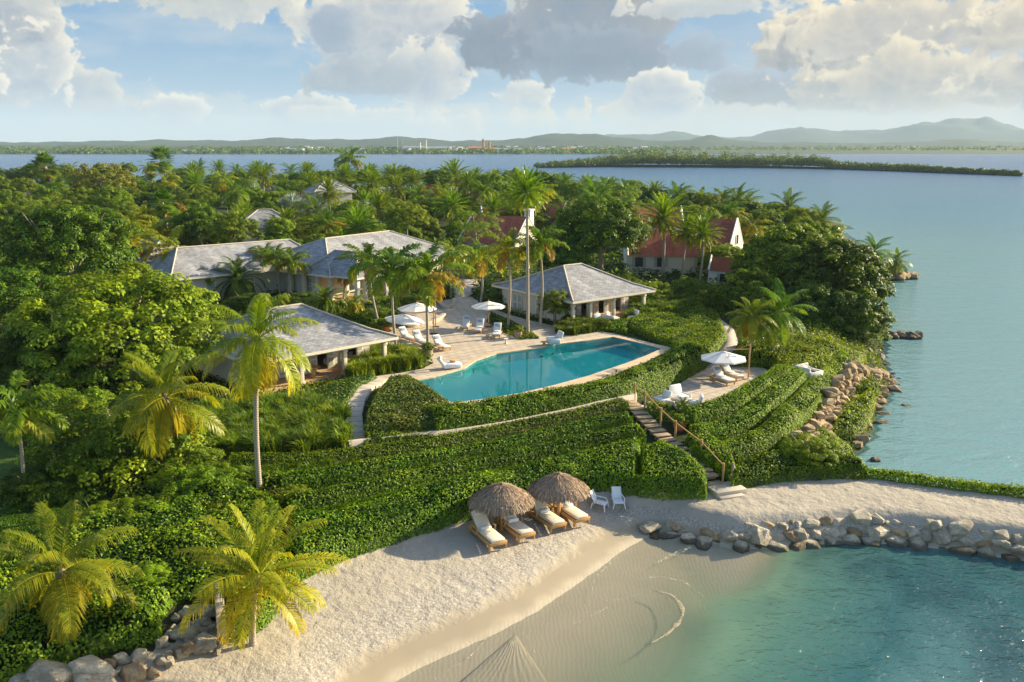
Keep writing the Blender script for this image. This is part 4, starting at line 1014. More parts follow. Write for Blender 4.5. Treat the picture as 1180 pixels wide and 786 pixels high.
shed(690, 30, 9, YF + 60, 'pale quay building on the far shore behind the islet tip', 'concrete')
stack(484, 20, 2.4, YF + 10, 'white chimney on the power station hall, the thicker one', 'white')
stack(491, 25, 1.7, YF + 10, 'tallest thin white chimney of the power station', 'white')
stack(557, 27, 2.4, YF - 20, 'taller orange chimney of the factory across the bay', 'orange')
stack(564, 21, 2.4, YF - 22, 'shorter pale chimney of the orange factory across the bay', 'terracotta')
for px, h_ in ((458, 30), (464, 24)):
    stack(px, h_, 1.0, YF, f"{'taller' if h_ > 26 else 'shorter'} thin grey lattice mast on the far shore by the grey block", 'metal', 'radio_mast', 'mast')
for k, (px, h_, r_) in enumerate(((516, 10, 8), (524, 9, 7), (470, 9, 7))):
    stack(px, h_, r_, YF - 10, ('wide white storage tank beside the long factory hall', 'smaller white storage tank at the end of the factory hall', 'pale storage tank in front of the power station')[k], 'white', 'storage_tank', 'tank')
rs = random.Random(12)
for k in range(26):
    px = rs.choice([rs.uniform(600, 745), rs.uniform(320, 440), rs.uniform(440, 600)])
    w_ = rs.uniform(8, 16); p = at_dist(px, 173, YF + rs.uniform(40, 320)); zz = 2 + (p[1] - YF) * 0.012
    mb = MB(); mb.box((0, 0, 3), (w_, w_ * .7, 6)); mb.add([(-w_ / 2, -w_ * .35, 6.01), (w_ / 2, -w_ * .35, 6.01), (w_ / 2, w_ * .35, 6.01), (-w_ / 2, w_ * .35, 6.01), (-w_ / 2, 0, 8), (w_ / 2, 0, 8)], [(0, 1, 5, 4), (2, 3, 4, 5), (1, 2, 5), (3, 0, 4)])
    o = mb.build('town_house', M[rs.choice(['white', 'stucco', 'cream'])]); o.location = (p[0], p[1], zz)
    tag(o, 'tiny pale house of the town strung along the far shore', 'house', 'tiny houses of the town on the far shore')

# ------------------------------------------------------------------ palms and trees
class LM:
    def __init__(s): s.v = []; s.q = []; s.t = []; s.tq = []; s.tt = []; s.n = 0
    def add(s, V_, q=None, t=None, tint=0.5):
        s.v.append(V_)
        if q is not None and len(q): s.q.append(q + s.n); s.tq.append(np.full(len(q), tint) if np.isscalar(tint) else tint[0])
        if t is not None and len(t): s.t.append(t + s.n); s.tt.append(np.full(len(t), tint) if np.isscalar(tint) else tint[1])
        s.n += len(V_)
    def mesh(s, name):
        F_ = []; T_ = []
        if s.q: F_.append(np.concatenate(s.q)); T_.append(np.concatenate(s.tq))
        if s.t: F_.append(np.concatenate(s.t)); T_.append(np.concatenate(s.tt))
        return mesh_np(name, np.concatenate(s.v), F_, np.clip(np.concatenate(T_), 0, 1))
def nrm(v): return v / np.maximum(np.linalg.norm(v, axis=-1, keepdims=True), 1e-9)
def add_frond(lm, rng, azm, e0, bend, L_, nl, ll, lw, droop, vee=0.25, plume=0.0, tint=0.3, fwd=0.6, twist=0.0):
    m_ = 14; s_ = np.linspace(0, 1, m_); th = e0 - bend * s_ ** 1.4
    ds = L_ / (m_ - 1); r_ = np.concatenate([[0], np.cumsum(np.cos(th[:-1]) * ds)]); z_ = np.concatenate([[0], np.cumsum(np.sin(th[:-1]) * ds)])
    ca, sa = math.cos(azm), math.sin(azm); sw = twist * s_ ** 2 * L_
    P_ = np.stack([r_ * ca - sw * sa, r_ * sa + sw * ca, z_], 1); T = nrm(np.gradient(P_, axis=0))
    B = np.tile(np.array([-sa, ca, 0.0]), (m_, 1)); B = nrm(B - (B * T).sum(1, keepdims=True) * T); U = np.cross(T, B); U *= np.sign(U[:, 2:3] + 1e-6) if False else 1
    # rachis: a thin triangular strip
    w_ = (0.035 * (1 - s_ * 0.85) * L_ / 3)[:, None]
    Vr = np.concatenate([P_ + B * w_, P_ - B * w_, P_ + U * w_ * 1.2]); i = np.arange(m_ - 1)
    lm.add(Vr, np.concatenate([np.stack([i, i + 1, i + 1 + 2 * m_, i + 2 * m_], 1), np.stack([i + 2 * m_, i + 1 + 2 * m_, i + 1 + m_, i + m_], 1), np.stack([i + m_, i + m_ + 1, i + 1, i], 1)]), tint=min(1, tint * .6 + .35))
    for side in (-1, 1):
        u = np.linspace(0.14, 0.99, nl) + rng.normal(size=nl) * 0.004
        f = lambda A_: np.stack([np.interp(u, s_, A_[:, k]) for k in range(3)], 1)
        p, t, b, n_ = f(P_), nrm(f(T)), nrm(f(B)), nrm(f(U))
        prof = np.clip(np.sin(math.pi * (u * 0.86 + 0.10)), 0.05, 1) ** 0.6
        ln = (ll * prof * rng.uniform(0.80, 1.12, nl) * np.where(rng.random(nl) < .10, rng.uniform(.15, .5, nl), 1))[:, None]
        an = vee + plume * rng.uniform(-1.2, 1.2, nl)
        bb = b * (side * np.cos(an))[:, None] + n_ * np.sin(an)[:, None]
        fw = (fwd + 0.35 * u + .10 * rng.normal(size=nl))[:, None]
        d1 = nrm(bb + t * fw); d2 = nrm(d1 + np.array([0, 0, -1.0]) * (droop * rng.uniform(0.7, 1.3, nl))[:, None])
        wv = nrm(t - (t * d1).sum(1, keepdims=True) * d1) * lw / 2
        md = p + d1 * ln * 0.45; tp = md + d2 * ln * 0.55
        V_ = np.stack([p - wv * .6, p + wv * .6, md + wv, md - wv, tp], 1).reshape(-1, 3); k = np.arange(nl) * 5
        tn = np.clip(tint + 0.10 * rng.normal(size=nl) + 0.10 * u, 0, 1)
        lm.add(V_, np.stack([k, k + 1, k + 2, k + 3], 1), np.stack([k + 3, k + 2, k + 4], 1), (tn, np.clip(tn + 0.14, 0, 1)))
def crown_feather(name, seed, n, L_, nl, ll, lw, e_hi, e_lo, bend, droop, plume=0, vee=0.25, t_lo=0.15, t_hi=0.6, dead=0.06, fwd=.6, wind=0.0):
    rng = np.random.default_rng(seed); lm = LM()
    for k in range(n):
        f = (k + 0.5) / n; azm = k * 2.39996 + rng.normal() * 0.15
        e0 = R(e_hi + (e_lo - e_hi) * f ** 0.9) + rng.normal() * 0.07
        Lk = L_ * (0.80 + 0.25 * math.sin(math.pi * min(1, f + .15))) * rng.uniform(0.9, 1.08)
        tn = t_lo + (t_hi - t_lo) * f ** 1.8 + rng.normal() * 0.05
        if rng.random() < dead and f > .5: tn = 0.95
        add_frond(lm, rng, azm + wind * 0.5 * math.sin(azm), e0, R(bend) * rng.uniform(0.8, 1.15) * (0.75 + .4 * f), Lk, nl, ll, lw, droop, vee, plume, max(0, tn), fwd, rng.normal() * 0.16)
    return lm.mesh(name)
def crown_fan(name, seed, n, pet, rad, segs, e_hi, e_lo, droop, t_lo, t_hi, skirt=0):
    rng = np.random.default_rng(seed); lm = LM()
    for k in range(n + skirt):
        f = min(1, (k + 0.5) / n); azm = k * 2.39996 + rng.normal() * .2
        e0 = R(e_hi + (e_lo - e_hi) * f) if k < n else R(-78 + rng.normal() * 6)
        pl = pet * rng.uniform(0.8, 1.15) * (1 if k < n else .5)
        d = np.array([math.cos(azm) * math.cos(e0), math.sin(azm) * math.cos(e0), math.sin(e0)]); b = np.array([-math.sin(azm), math.cos(azm), 0]); u = np.cross(d, b); u = u if u[2] > 0 else -u
        hub = d * pl; tn = t_lo + (t_hi - t_lo) * f ** 2 + rng.normal() * .06 if k < n else 0.98
        lm.add(np.array([b * .02, -b * .02, hub - b * .015, hub + b * .015]), np.array([[0, 1, 2, 3]]), tint=max(0, tn))
        an = np.linspace(-2.1, 2.1, segs); dr = np.stack([math.e ** 0 * (d * np.cos(a_) + b * np.sin(a_)) + u * 0.22 * abs(math.sin(a_)) for a_ in an]); dr = nrm(dr)
        ln = (rad * (0.75 + 0.25 * np.cos(an / 2)) * rng.uniform(.9, 1.08, segs))[:, None]
        sd = nrm(np.cross(dr, np.tile(u, (segs, 1)))) * (rad * 2.1 / segs * 0.62)
        md = hub + dr * ln * 0.6; tp = md + nrm(dr + [0, 0, -droop]) * ln * 0.4
        V_ = np.stack([np.tile(hub, (segs, 1)), md - sd, tp, md + sd], 1).reshape(-1, 3); q = np.arange(segs) * 4
        lm.add(V_, np.stack([q, q + 1, q + 2, q + 3], 1), tint=(np.clip(max(0, tn) + rng.normal(size=segs) * .06, 0, 1), None))
    return lm.mesh(name)
def crown_leafy(name, seed, R_, nclump, per, leaf, crad, flat=0.7, hollow=0.35, tb=0.0, wl=0.55, up=0.5):
    rng = np.random.default_rng(seed)
    d = nrm(rng.normal(size=(nclump * 3, 3))); d = d[d[:, 2] > -0.45][:nclump]
    lobes = nrm(rng.normal(size=(7, 3))); bumpf = 1 + 0.22 * np.max(d @ lobes.T, axis=1) - 0.14 + rng.normal(size=len(d)) * 0.07
    rr = R_ * bumpf * np.where(rng.random(len(d)) < 0.72, rng.uniform(0.82, 1.02, len(d)), rng.uniform(hollow, 0.8, len(d)))
    C_ = d * rr[:, None]; C_[:, 2] *= flat
    cr = crad * rng.uniform(0.65, 1.35, len(d)); ct = rng.normal(size=len(d)) * 0.13
    ix = np.repeat(np.arange(len(d)), per); e_ = nrm(rng.normal(size=(len(ix), 3))); e_[:, 2] = np.where(e_[:, 2] < -.3, -e_[:, 2], e_[:, 2])
    rad = cr[ix] * rng.uniform(0.45, 1.0, len(ix)) ** 0.6
    P_ = C_[ix] + e_ * rad[:, None] * [1, 1, 0.75]
    N_ = e_ + d[ix] * 0.5 + [0, 0, up] + rng.normal(size=e_.shape) * 0.5
    sz = leaf * rng.uniform(0.7, 1.3, len(ix))
    V_, F_ = leaf_quads(P_, N_, sz, sz * wl, rng)
    tint = np.clip(rng.beta(2, 3, len(ix)) + ct[ix] + tb, 0, 1)
    return mesh_np(name, V_, [F_], tint)
CR = {}
def crown_add(key, me, mat): me.materials.append(M[mat]); CR.setdefault(key, []).append(me)
for k in range(3):
    crown_add('coco', crown_feather('crown', 100 + k, 25, 3.3, 52, 1.0, 0.050, 82, -58, 74, 1.5, t_lo=.14, t_hi=.52, dead=.04), 'frond_green')
    crown_add('cocoy', crown_feather('crown', 110 + k, 27, 3.3, 54, 1.1, 0.048, 82, -74, 74, 1.7, t_lo=.10, t_hi=.62, dead=.03), 'frond_yellow')
    crown_add('royal', crown_feather('crown', 120 + k, 16, 2.3, 44, 0.66, 0.075, 78, -12, 95, 1.1, plume=.45, t_lo=.18, t_hi=.62, dead=.12), 'frond_green')
    crown_add('date', crown_feather('crown', 130 + k, 62, 2.5, 24, 0.42, 0.07, 88, -48, 34, 0.25, vee=.5, plume=.3, t_lo=.22, t_hi=.58, dead=.05, fwd=.9), 'frond_green')
    crown_add('fan', crown_fan('crown', 140 + k, 34, 1.05, 0.95, 18, 86, -50, .5, .12, .5, skirt=10), 'frond_green')
crown_add('young', crown_feather('crown', 118, 26, 3.6, 54, 0.95, 0.045, 88, -22, 66, 1.6, t_lo=.22, t_hi=.62, dead=.06), 'frond_yellow')
crown_add('royaly', crown_feather('crown', 127, 16, 2.4, 44, 0.66, 0.075, 74, -32, 90, 1.1, plume=.4, t_lo=.15, t_hi=.75, dead=.14), 'frond_yellow')
crown_add('pygmy', crown_feather('crown', 138, 46, 1.9, 30, 0.34, 0.05, 88, -58, 105, 0.5, vee=.3, t_lo=.02, t_hi=.30, dead=.0, fwd=.7), 'frond_green')
crown_add('silver', crown_fan('crown', 150, 26, 1.3, 1.5, 22, 84, -25, .15, .3, .7), 'frond_silver')
for k in range(3):
    crown_add('dense', crown_leafy('crown', 200 + k, 4.0, 260, 120, 0.215, 0.62, .76), 'leaf_dark')
    crown_add('mid', crown_leafy('crown', 210 + k, 4.0, 210, 120, 0.21, 0.60, .74, tb=.04), 'leaf_mid')
    crown_add('lime', crown_leafy('crown', 220 + k, 4.0, 260, 120, 0.195, 0.56, .66, tb=.08), 'leaf_lime')
crown_add('seagrape', crown_leafy('crown', 230, 4.0, 270, 120, 0.21, 0.58, .80, tb=.02, wl=.8), 'leaf_mid')
crown_add('seagrape', crown_leafy('crown', 231, 4.0, 270, 120, 0.21, 0.58, .80, tb=.0, wl=.8), 'leaf_dark')
crown_add('airy', crown_leafy('crown', 240, 4.0, 80, 90, 0.22, 0.70, .7, hollow=.2, tb=.05, wl=.35), 'leaf_mid')
crown_add('yellow', crown_leafy('crown', 250, 4.0, 110, 70, 0.26, 0.62, .55, tb=.1), 'leaf_yellow')
crown_add('bush', crown_leafy('crown', 260, 1.0, 60, 60, 0.15, 0.25, .8), 'leaf_hedge')
crown_add('bush', crown_leafy('crown', 261, 1.0, 60, 60, 0.15, 0.25, .8, tb=.1), 'leaf_lime')
RAD = {'young': 2.6, 'coco': 2.75, 'cocoy': 2.75, 'royal': 1.75, 'royaly': 1.85, 'date': 2.45, 'fan': 1.75, 'silver': 2.5, 'pygmy': 1.5, 'dense': 4.4, 'mid': 4.4, 'lime': 4.4, 'seagrape': 4.4, 'airy': 4.4, 'yellow': 4.4, 'bush': 1.15}
PALM = {'young', 'coco', 'cocoy', 'royal', 'royaly', 'date', 'fan', 'silver', 'pygmy'}
NAME = {'young': 'coconut_palm', 'coco': 'coconut_palm', 'cocoy': 'coconut_palm', 'royal': 'feather_palm', 'royaly': 'feather_palm', 'date': 'date_palm', 'fan': 'fan_palm', 'silver': 'silver_fan_palm', 'pygmy': 'pygmy_palm',
        'dense': 'broadleaf_tree', 'mid': 'broadleaf_tree', 'lime': 'broadleaf_tree', 'seagrape': 'sea_grape_tree', 'airy': 'airy_tree', 'yellow': 'acacia_tree', 'bush': 'shrub'}
RV = random.Random(77)
TRUNKS = {}
def plant(kind, base, top, s, label, group=None, bark=None, var=None, tr=None, rz=None, flat=1.0, shared=False):
    """BASE on the ground, TOP = crown origin, s = crown scale"""
    b, t = Vector(base), Vector(top); cat = 'palm' if kind in PALM else ('shrub' if kind == 'bush' else 'tree')
    root = empty(NAME[kind], b, 0, label, cat, group)
    me = RV.choice(CR[kind]) if var is None else CR[kind][var % len(CR[kind])]
    c = bpy.data.objects.new('crown', me); COL.objects.link(c); c.parent = root; c.location = t - b; c.scale = (s, s, s * flat); c.rotation_euler = (0, 0, RV.uniform(0, 6.28) if rz is None else rz)
    h = (t - b).length; d = t - b
    if kind in PALM:
        r0 = tr or {'date': .26, 'fan': .22, 'silver': .24, 'royal': .13, 'royaly': .13, 'pygmy': .12}.get(kind, .16); mb = MB()
        side = Vector((d.y, -d.x, 0)); cv = RV.uniform(-0.04, .05) * h
        pts = [Vector((d.x * (f ** 1.5), d.y * (f ** 1.5), d.z * f)) + Vector((1, .3, 0)) * cv * math.sin(math.pi * f) for f in np.linspace(0, 1, 9)]
        rad = [r0 * (1.35 if i == 0 else 1.05 - 0.35 * i / 8) for i in range(9)]
        pts[0] = pts[0] - Vector((0, 0, .25))
        mb.tube(pts, rad, 8); mb.build('trunk', M[bark or 'palm_bark'], root)
        if kind in ('royal', 'royaly'):
            mb = MB(); mb.tube([d - Vector((0, 0, .95 * s)), d - Vector((0, 0, .7 * s)), d + Vector((0, 0, .1))], [r0 * .8, r0 * 1.0, r0 * .45], 8); mb.build('crownshaft', M['crownshaft'], root)
        elif kind in ('young', 'coco', 'cocoy', 'date', 'fan'):
            mb = MB(); mb.lathe([(r0 * .7, -.55 * s), (r0 * 1.25, -.28 * s), (r0 * 1.3, 0), (r0 * .4, .3 * s)], 8, c=d); mb.build('crown_heart', M['bark'], root)
    else:
        mb = MB(); r0 = tr or max(.06, min(.30, s * .22 if kind != 'bush' else .05)); rl = RAD[kind] * s
        mb.tube([(0, 0, -.25), d * .45 + Vector((.1, .05, 0)) * s, d], [r0 * 1.25, r0, r0 * .7], 7)
        for k in range(6):
            a_ = k * 1.05 + RV.random(); o_ = Vector((math.cos(a_), math.sin(a_), .55 + .5 * RV.random())) * rl * .62
            mb.tube([d * (.55 + .06 * k), d * .8 + o_ * .45, d + o_ * [1, 1, 1][0]], [r0 * .55, r0 * .38, r0 * .12], 5, caps=False)
        mb.build('trunk' if kind != 'bush' else 'stem', M['bark'], root)
    return root
def palm(kind, base_px, crown_px, spread, label, **kw):
    b = hit(*base_px); t = at_dist(crown_px[0], crown_px[1], b[1] + kw.pop('dy', 0.0)); s = spread / pxm(t) / 2 / RAD[kind]
    return plant(kind, b, t, s, label, **kw)
def tree(kind, px, py, y, wpx, label, **kw):
    t = at_dist(px, py, y); g = gz(t[0], t[1]); s = wpx / pxm(t) / 2 / RAD[kind]; g = max(g, -.2)
    if t[2] < g + .3: t[2] = g + .3
    return plant(kind, (t[0], t[1], g), t, s, label, **kw)
# --- the palms one can point to
palm('cocoy', (300, 574), (297, 392), 128, 'tall leaning coconut palm with drooping golden fronds before the open pavilion', tr=.15, var=0)
palm('cocoy', (76, 742), (70, 660), 152, 'low wide coconut palm with golden frond tips above the boulders', var=1)
palm('young', (291, 744), (296, 668), 150, 'bright yellow young coconut palm growing from the sand edge by the concrete wall', var=0, tr=.13)
palm('cocoy', (188, 548), (190, 458), 125, 'golden green coconut palm between the two big leafy trees', var=1)
palm('royal', (28, 578), (20, 478), 100, 'pale trunked feather palm with a spear leaf on the shaded lawn', tr=.1)
palm('royal', (438, 382), (424, 306), 64, 'leaning slim palm with its crown against the porch columns')
palm('royal', (457, 404), (452, 312), 76, 'slim palm directly before the twin white umbrellas on the pool side', var=1)
palm('royal', (493, 409), (490, 322), 88, 'slim palm with the widest drooping crown in front of the white umbrellas', var=2)
palm('royal', (323, 342), (318, 298), 38, 'first of three slim palms before the blue house roof, the palest trunk')
palm('royal', (333, 346), (336, 304), 42, 'middle slim palm of the three before the blue house roof')
palm('royal', (306, 336), (306, 296), 36, 'slim palm of the three that stands closest to the guest wing')
palm('royaly', (396, 345), (398, 318), 26, 'small stocky palm between the house columns and the porch')
palm('royaly', (519, 345), (522, 292), 44, 'thin palm with an orange tinged crown beside the house corner')
palm('royaly', (553, 356), (553, 298), 50, 'slim palm with hanging brown fronds behind the lone round umbrella')
palm('royaly', (585, 378), (586, 288), 56, 'slim palm on the planted island next to the tall one', var=0)
palm('date', (608, 388), (607, 222), 66, 'tallest slim palm rising straight from the planted island to above the red roofs', tr=.15, bark='palm_bark')
palm('royal', (622, 378), (622, 284), 60, 'feather palm with arching fronds behind the tall slim palm')
palm('date', (763, 318), (765, 252), 66, 'spiky round crowned palm standing before the red roofed villa', tr=.2)
palm('date', (786, 322), (792, 268), 50, 'first of two crossing palms at the white gable of the villa', tr=.15)
palm('date', (806, 326), (810, 270), 50, 'second of two crossing palms, closer to the sea than its twin', tr=.15)
palm('cocoy', (862, 418), (866, 366), 54, 'small bright yellow coconut palm beside the cantilever umbrella', tr=.09)
palm('coco', (890, 412), (898, 362), 76, 'bending green coconut palm next to the small yellow one', tr=.12)
palm('royaly', (193, 338), (194, 288), 62, 'orange green palm in front of the guest wing roof')
palm('royaly', (147, 335), (148, 278), 56, 'palm with hanging orange fronds beside the round dark tree')
palm('pygmy', (276, 346), (275, 322), 60, 'dark round pygmy palm against the guest wing wall')
palm('royal', (236, 345), (236, 322), 38, 'small palm in front of the pale guest wing wall')
palm('royal', (105, 345), (105, 318), 62, 'bright feather palm at the foot of the round dark tree')
palm('coco', (1012, 318), (1008, 290), 44, 'larger coconut palm on the rocky tip of the headland', tr=.18)
palm('coco', (1032, 318), (1033, 301), 32, 'smaller coconut palm at the very end of the rocky tip', tr=.12)
palm('silver', (340, 272), (338, 246), 46, 'silver fan palm behind the guest wing, paler of the two')
palm('silver', (420, 268), (421, 255), 44, 'blue grey silver fan palm over the ridge of the main house')
palm('royaly', (390, 276), (392, 262), 40, 'golden feather palm tight behind the main house ridge')
palm('pygmy', (372, 375), (375, 345), 44, 'dark feathery palm in the shade between the two grey roofs')
palm('royaly', (402, 372), (408, 350), 30, 'bright yellow green palm in the shrubs below the porch columns', tr=.1)
palm('fan', (62, 236), (52, 194), 36, 'fan palm with a shaggy orange brown trunk standing above the grove', bark='palm_bark_red', tr=.5)
palm('fan', (186, 214), (186, 186), 34, 'highest fan palm on the skyline of the grove')
palm('royal', (405, 222), (402, 186), 36, 'dark tall windswept palm on the skyline over the main house')
palm('date', (527, 228), (523, 202), 42, 'round date palm on the skyline above the red roofed villa')
palm('coco', (950, 290), (948, 254), 44, 'coconut palm leaning over the shore behind the sea grape trees', tr=.2)
palm('coco', (905, 275), (908, 240), 46, 'coconut palm with bright fronds at the sea end of the grove', tr=.2)
palm('royaly', (868, 290), (866, 262), 46, 'yellow feather palm beside the white gable facing the sea')
# --- trees one can point to
tree('lime', 142, 392, 62, 232, 'broad bright green tree whose crown hides the end of the open pavilion', flat=.95, var=0)
tree('dense', 88, 398, 63, 150, 'dark leafy tree joined to the broad bright green one', var=1)
tree('mid', 146, 524, 44.5, 205, 'big leafy tree with a bare trunk beside the shaded lawn', flat=.95, var=0)
tree('mid', 92, 500, 50, 120, 'leafy tree at the corner of the shaded lawn', var=1)
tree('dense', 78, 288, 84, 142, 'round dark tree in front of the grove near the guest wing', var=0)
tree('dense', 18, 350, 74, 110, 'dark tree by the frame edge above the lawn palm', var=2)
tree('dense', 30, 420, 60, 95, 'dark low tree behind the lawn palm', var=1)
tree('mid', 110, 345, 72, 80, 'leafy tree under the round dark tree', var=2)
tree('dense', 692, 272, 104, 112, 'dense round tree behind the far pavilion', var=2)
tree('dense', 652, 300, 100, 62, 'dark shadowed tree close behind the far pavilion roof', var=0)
tree('seagrape', 905, 312, 100, 130, 'largest sea grape tree on the headland', var=0, flat=.95)
tree('seagrape', 960, 325, 92, 120, 'round sea grape tree nearest the open water', var=1, flat=1.0)
tree('seagrape', 868, 345, 90, 80, 'sea grape tree over the garden path', var=0)
tree('seagrape', 975, 372, 84, 100, 'low spreading sea grape at the shore rocks', var=1, flat=.9)
tree('seagrape', 935, 362, 86, 86, 'shaded sea grape behind the bright hedge slope', var=1)
tree('lime', 885, 290, 138, 90, 'bright green tree behind the sea grapes', var=1)
tree('mid', 930, 282, 130, 80, 'leafy tree over the shore behind the largest sea grape', var=1)
tree('lime', 835, 300, 108, 60, 'lime green tree beside the low lodge', var=2)
tree('mid', 795, 340, 96, 56, 'lit leafy tree under the two crossing palms', var=0)
tree('lime', 752, 344, 93, 54, 'yellow green leafy tree behind the far pavilion porch', var=0)
tree('mid', 722, 334, 98, 44, 'leafy tree under the wall of the red roofed villa', var=2)
tree('mid', 828, 350, 92, 60, 'leafy tree above the garden path bend', var=2)
tree('airy', 548, 266, 118, 66, 'wispy grey green tree in front of the broad red roof')
tree('lime', 468, 252, 130, 52, 'rounded yellow green tree behind the main house ridge', var=1)
tree('lime', 322, 262, 122, 36, 'lime green bushy tree by the guest wing ridge', var=2)
tree('mid', 270, 268, 118, 60, 'broad leafy tree behind the guest wing', var=2)
tree('dense', 230, 262, 124, 62, 'dark leafy tree behind the hipped garden villa', var=1)
tree('yellow', 118, 208, 190, 74, 'flat golden crowned acacia in the grove near the shaggy fan palm')
tree('lime', 935, 524, 48.5, 80, 'small bright spreading tree with a bare trunk over the shore hedge', tr=.08, var=0, flat=.8)
tree('mid', 640, 352, 83, 44, 'rounded dark bush tree against the far pavilion wall', tr=.08, var=1, flat=1.1)
tree('dense', 575, 348, 92, 40, 'dark climbing shrub under the far pavilion eave', tr=.08, flat=.7)
tree('dense', 500, 340, 98, 46, 'dark shrub at the end of the terrace drive', tr=.08, flat=.7)
tree('mid', 438, 364, 82, 50, 'leafy shrub mass below the house porch', tr=.08, flat=.5, var=0)
tree('dense', 352, 352, 86, 70, 'dark shrub mass between pavilion roof and house', tr=.08, flat=.6, var=0)
tree('mid', 470, 348, 90, 44, 'leafy shrub above the curved terrace planter', tr=.08, flat=.6, var=1)
tree('lime', 205, 345, 75, 60, 'bright shrub below the orange green palm', tr=.08, flat=.7)
tree('dense', 290, 352, 78, 60, 'dark shrub against the guest wing wall', tr=.08, flat=.6, var=2)
tree('lime', 150, 318, 84, 50, 'lit leafy tree beside the palm with hanging orange fronds', var=1)
tree('mid', 205, 612, 43, 120, 'feathery bush below the big leafy tree', tr=.08, flat=.6, var=2)
for (kd, px, py, y, wp, lb) in (('mid', 165, 640, 37.5, 84, 'leafy shrub directly below the big leafy tree trunk'), ('airy', 245, 628, 38.5, 70, 'fine leaved shrub between the big tree and the yellow palm'), ('mid', 222, 598, 40.5, 104, 'taller leafy bush rising beside the big leafy tree'), ('lime', 262, 648, 37.2, 72, 'bright bush against the back of the yellow young palm'), ('lime', 118, 640, 37, 74, 'lime green shrub behind the low wide coconut palm'), ('mid', 216, 662, 35.5, 66, 'dark green shrub above the rock pile'), ('dense', 55, 622, 40.5, 96, 'dark shrub by the stepping stones on the shaded lawn'),
        ('lime', 335, 612, 41, 56, 'bright shrub at the foot of the tall leaning palm'), ('mid', 14, 712, 33, 90, 'leafy shrub at the frame edge behind the low wide palm'), ('lime', 172, 706, 33, 66, 'glossy shrub over the boulder wall top'), ('mid', 268, 592, 42, 66, 'rounded shrub by the tall palm, inland of the yellow one'), ('dense', 300, 628, 39.5, 60, 'dark shrub behind the bright yellow young palm'), ('mid', 120, 738, 31, 70, 'leafy shrub hanging over the longest boulder')):
    tree(kd, px, py, y, wp, lb, tr=.05, flat=.8)
# --- the grove behind the houses, row by row
ORD = ['first', 'second', 'third', 'fourth', 'fifth', 'sixth', 'seventh', 'eighth', 'ninth', 'tenth', 'eleventh', 'twelfth', 'thirteenth', 'fourteenth', 'fifteenth', 'sixteenth', 'seventeenth', 'eighteenth', 'nineteenth', 'twentieth',
       'twenty-first', 'twenty-second', 'twenty-third', 'twenty-fourth', 'twenty-fifth', 'twenty-sixth', 'twenty-seventh', 'twenty-eighth', 'twenty-ninth', 'thirtieth'] + [f'{a_}-{b_}' for a_ in ('thirty', 'forty') for b_ in ('first', 'second', 'third', 'fourth', 'fifth', 'sixth', 'seventh', 'eighth', 'ninth', 'tenth')]
rg = random.Random(5)
SKX, SKY_ = [0, 60, 200, 400, 560, 650, 720, 850, 950], [192, 187, 187, 192, 197, 204, 211, 221, 245]
ROWS = [(300, -60, 770, 21, (9.5, 13.5), 'hindmost row by the far water'), (262, -60, 850, 25, (9, 13), 'second row from the far water'), (228, -60, 900, 29, (8.5, 12.5), 'third row from the far water'),
        (198, -60, 930, 32, (8.5, 12), 'middle row of the grove'), (172, -60, 950, 36, (8, 11), 'row behind the cottages'), (151, -50, 960, 40, (7.5, 10.5), 'row just behind the villas'),
        (133, -50, 460, 46, (7, 9.8), 'row close behind the grey roofs'), (118, -50, 190, 54, (6.5, 9.5), 'row beside the hipped garden villa'), (104, -50, 100, 62, (6, 9), 'row beside the round dark tree')]
LOOK = {'date': 'spiky round palm', 'coco': 'loose feathery palm', 'royal': 'drooping feather palm', 'royaly': 'golden feather palm', 'fan': 'stiff fan palm', 'dense': 'dark leafy tree', 'mid': 'green leafy tree', 'lime': 'lime green leafy tree', 'airy': 'wispy tree'}
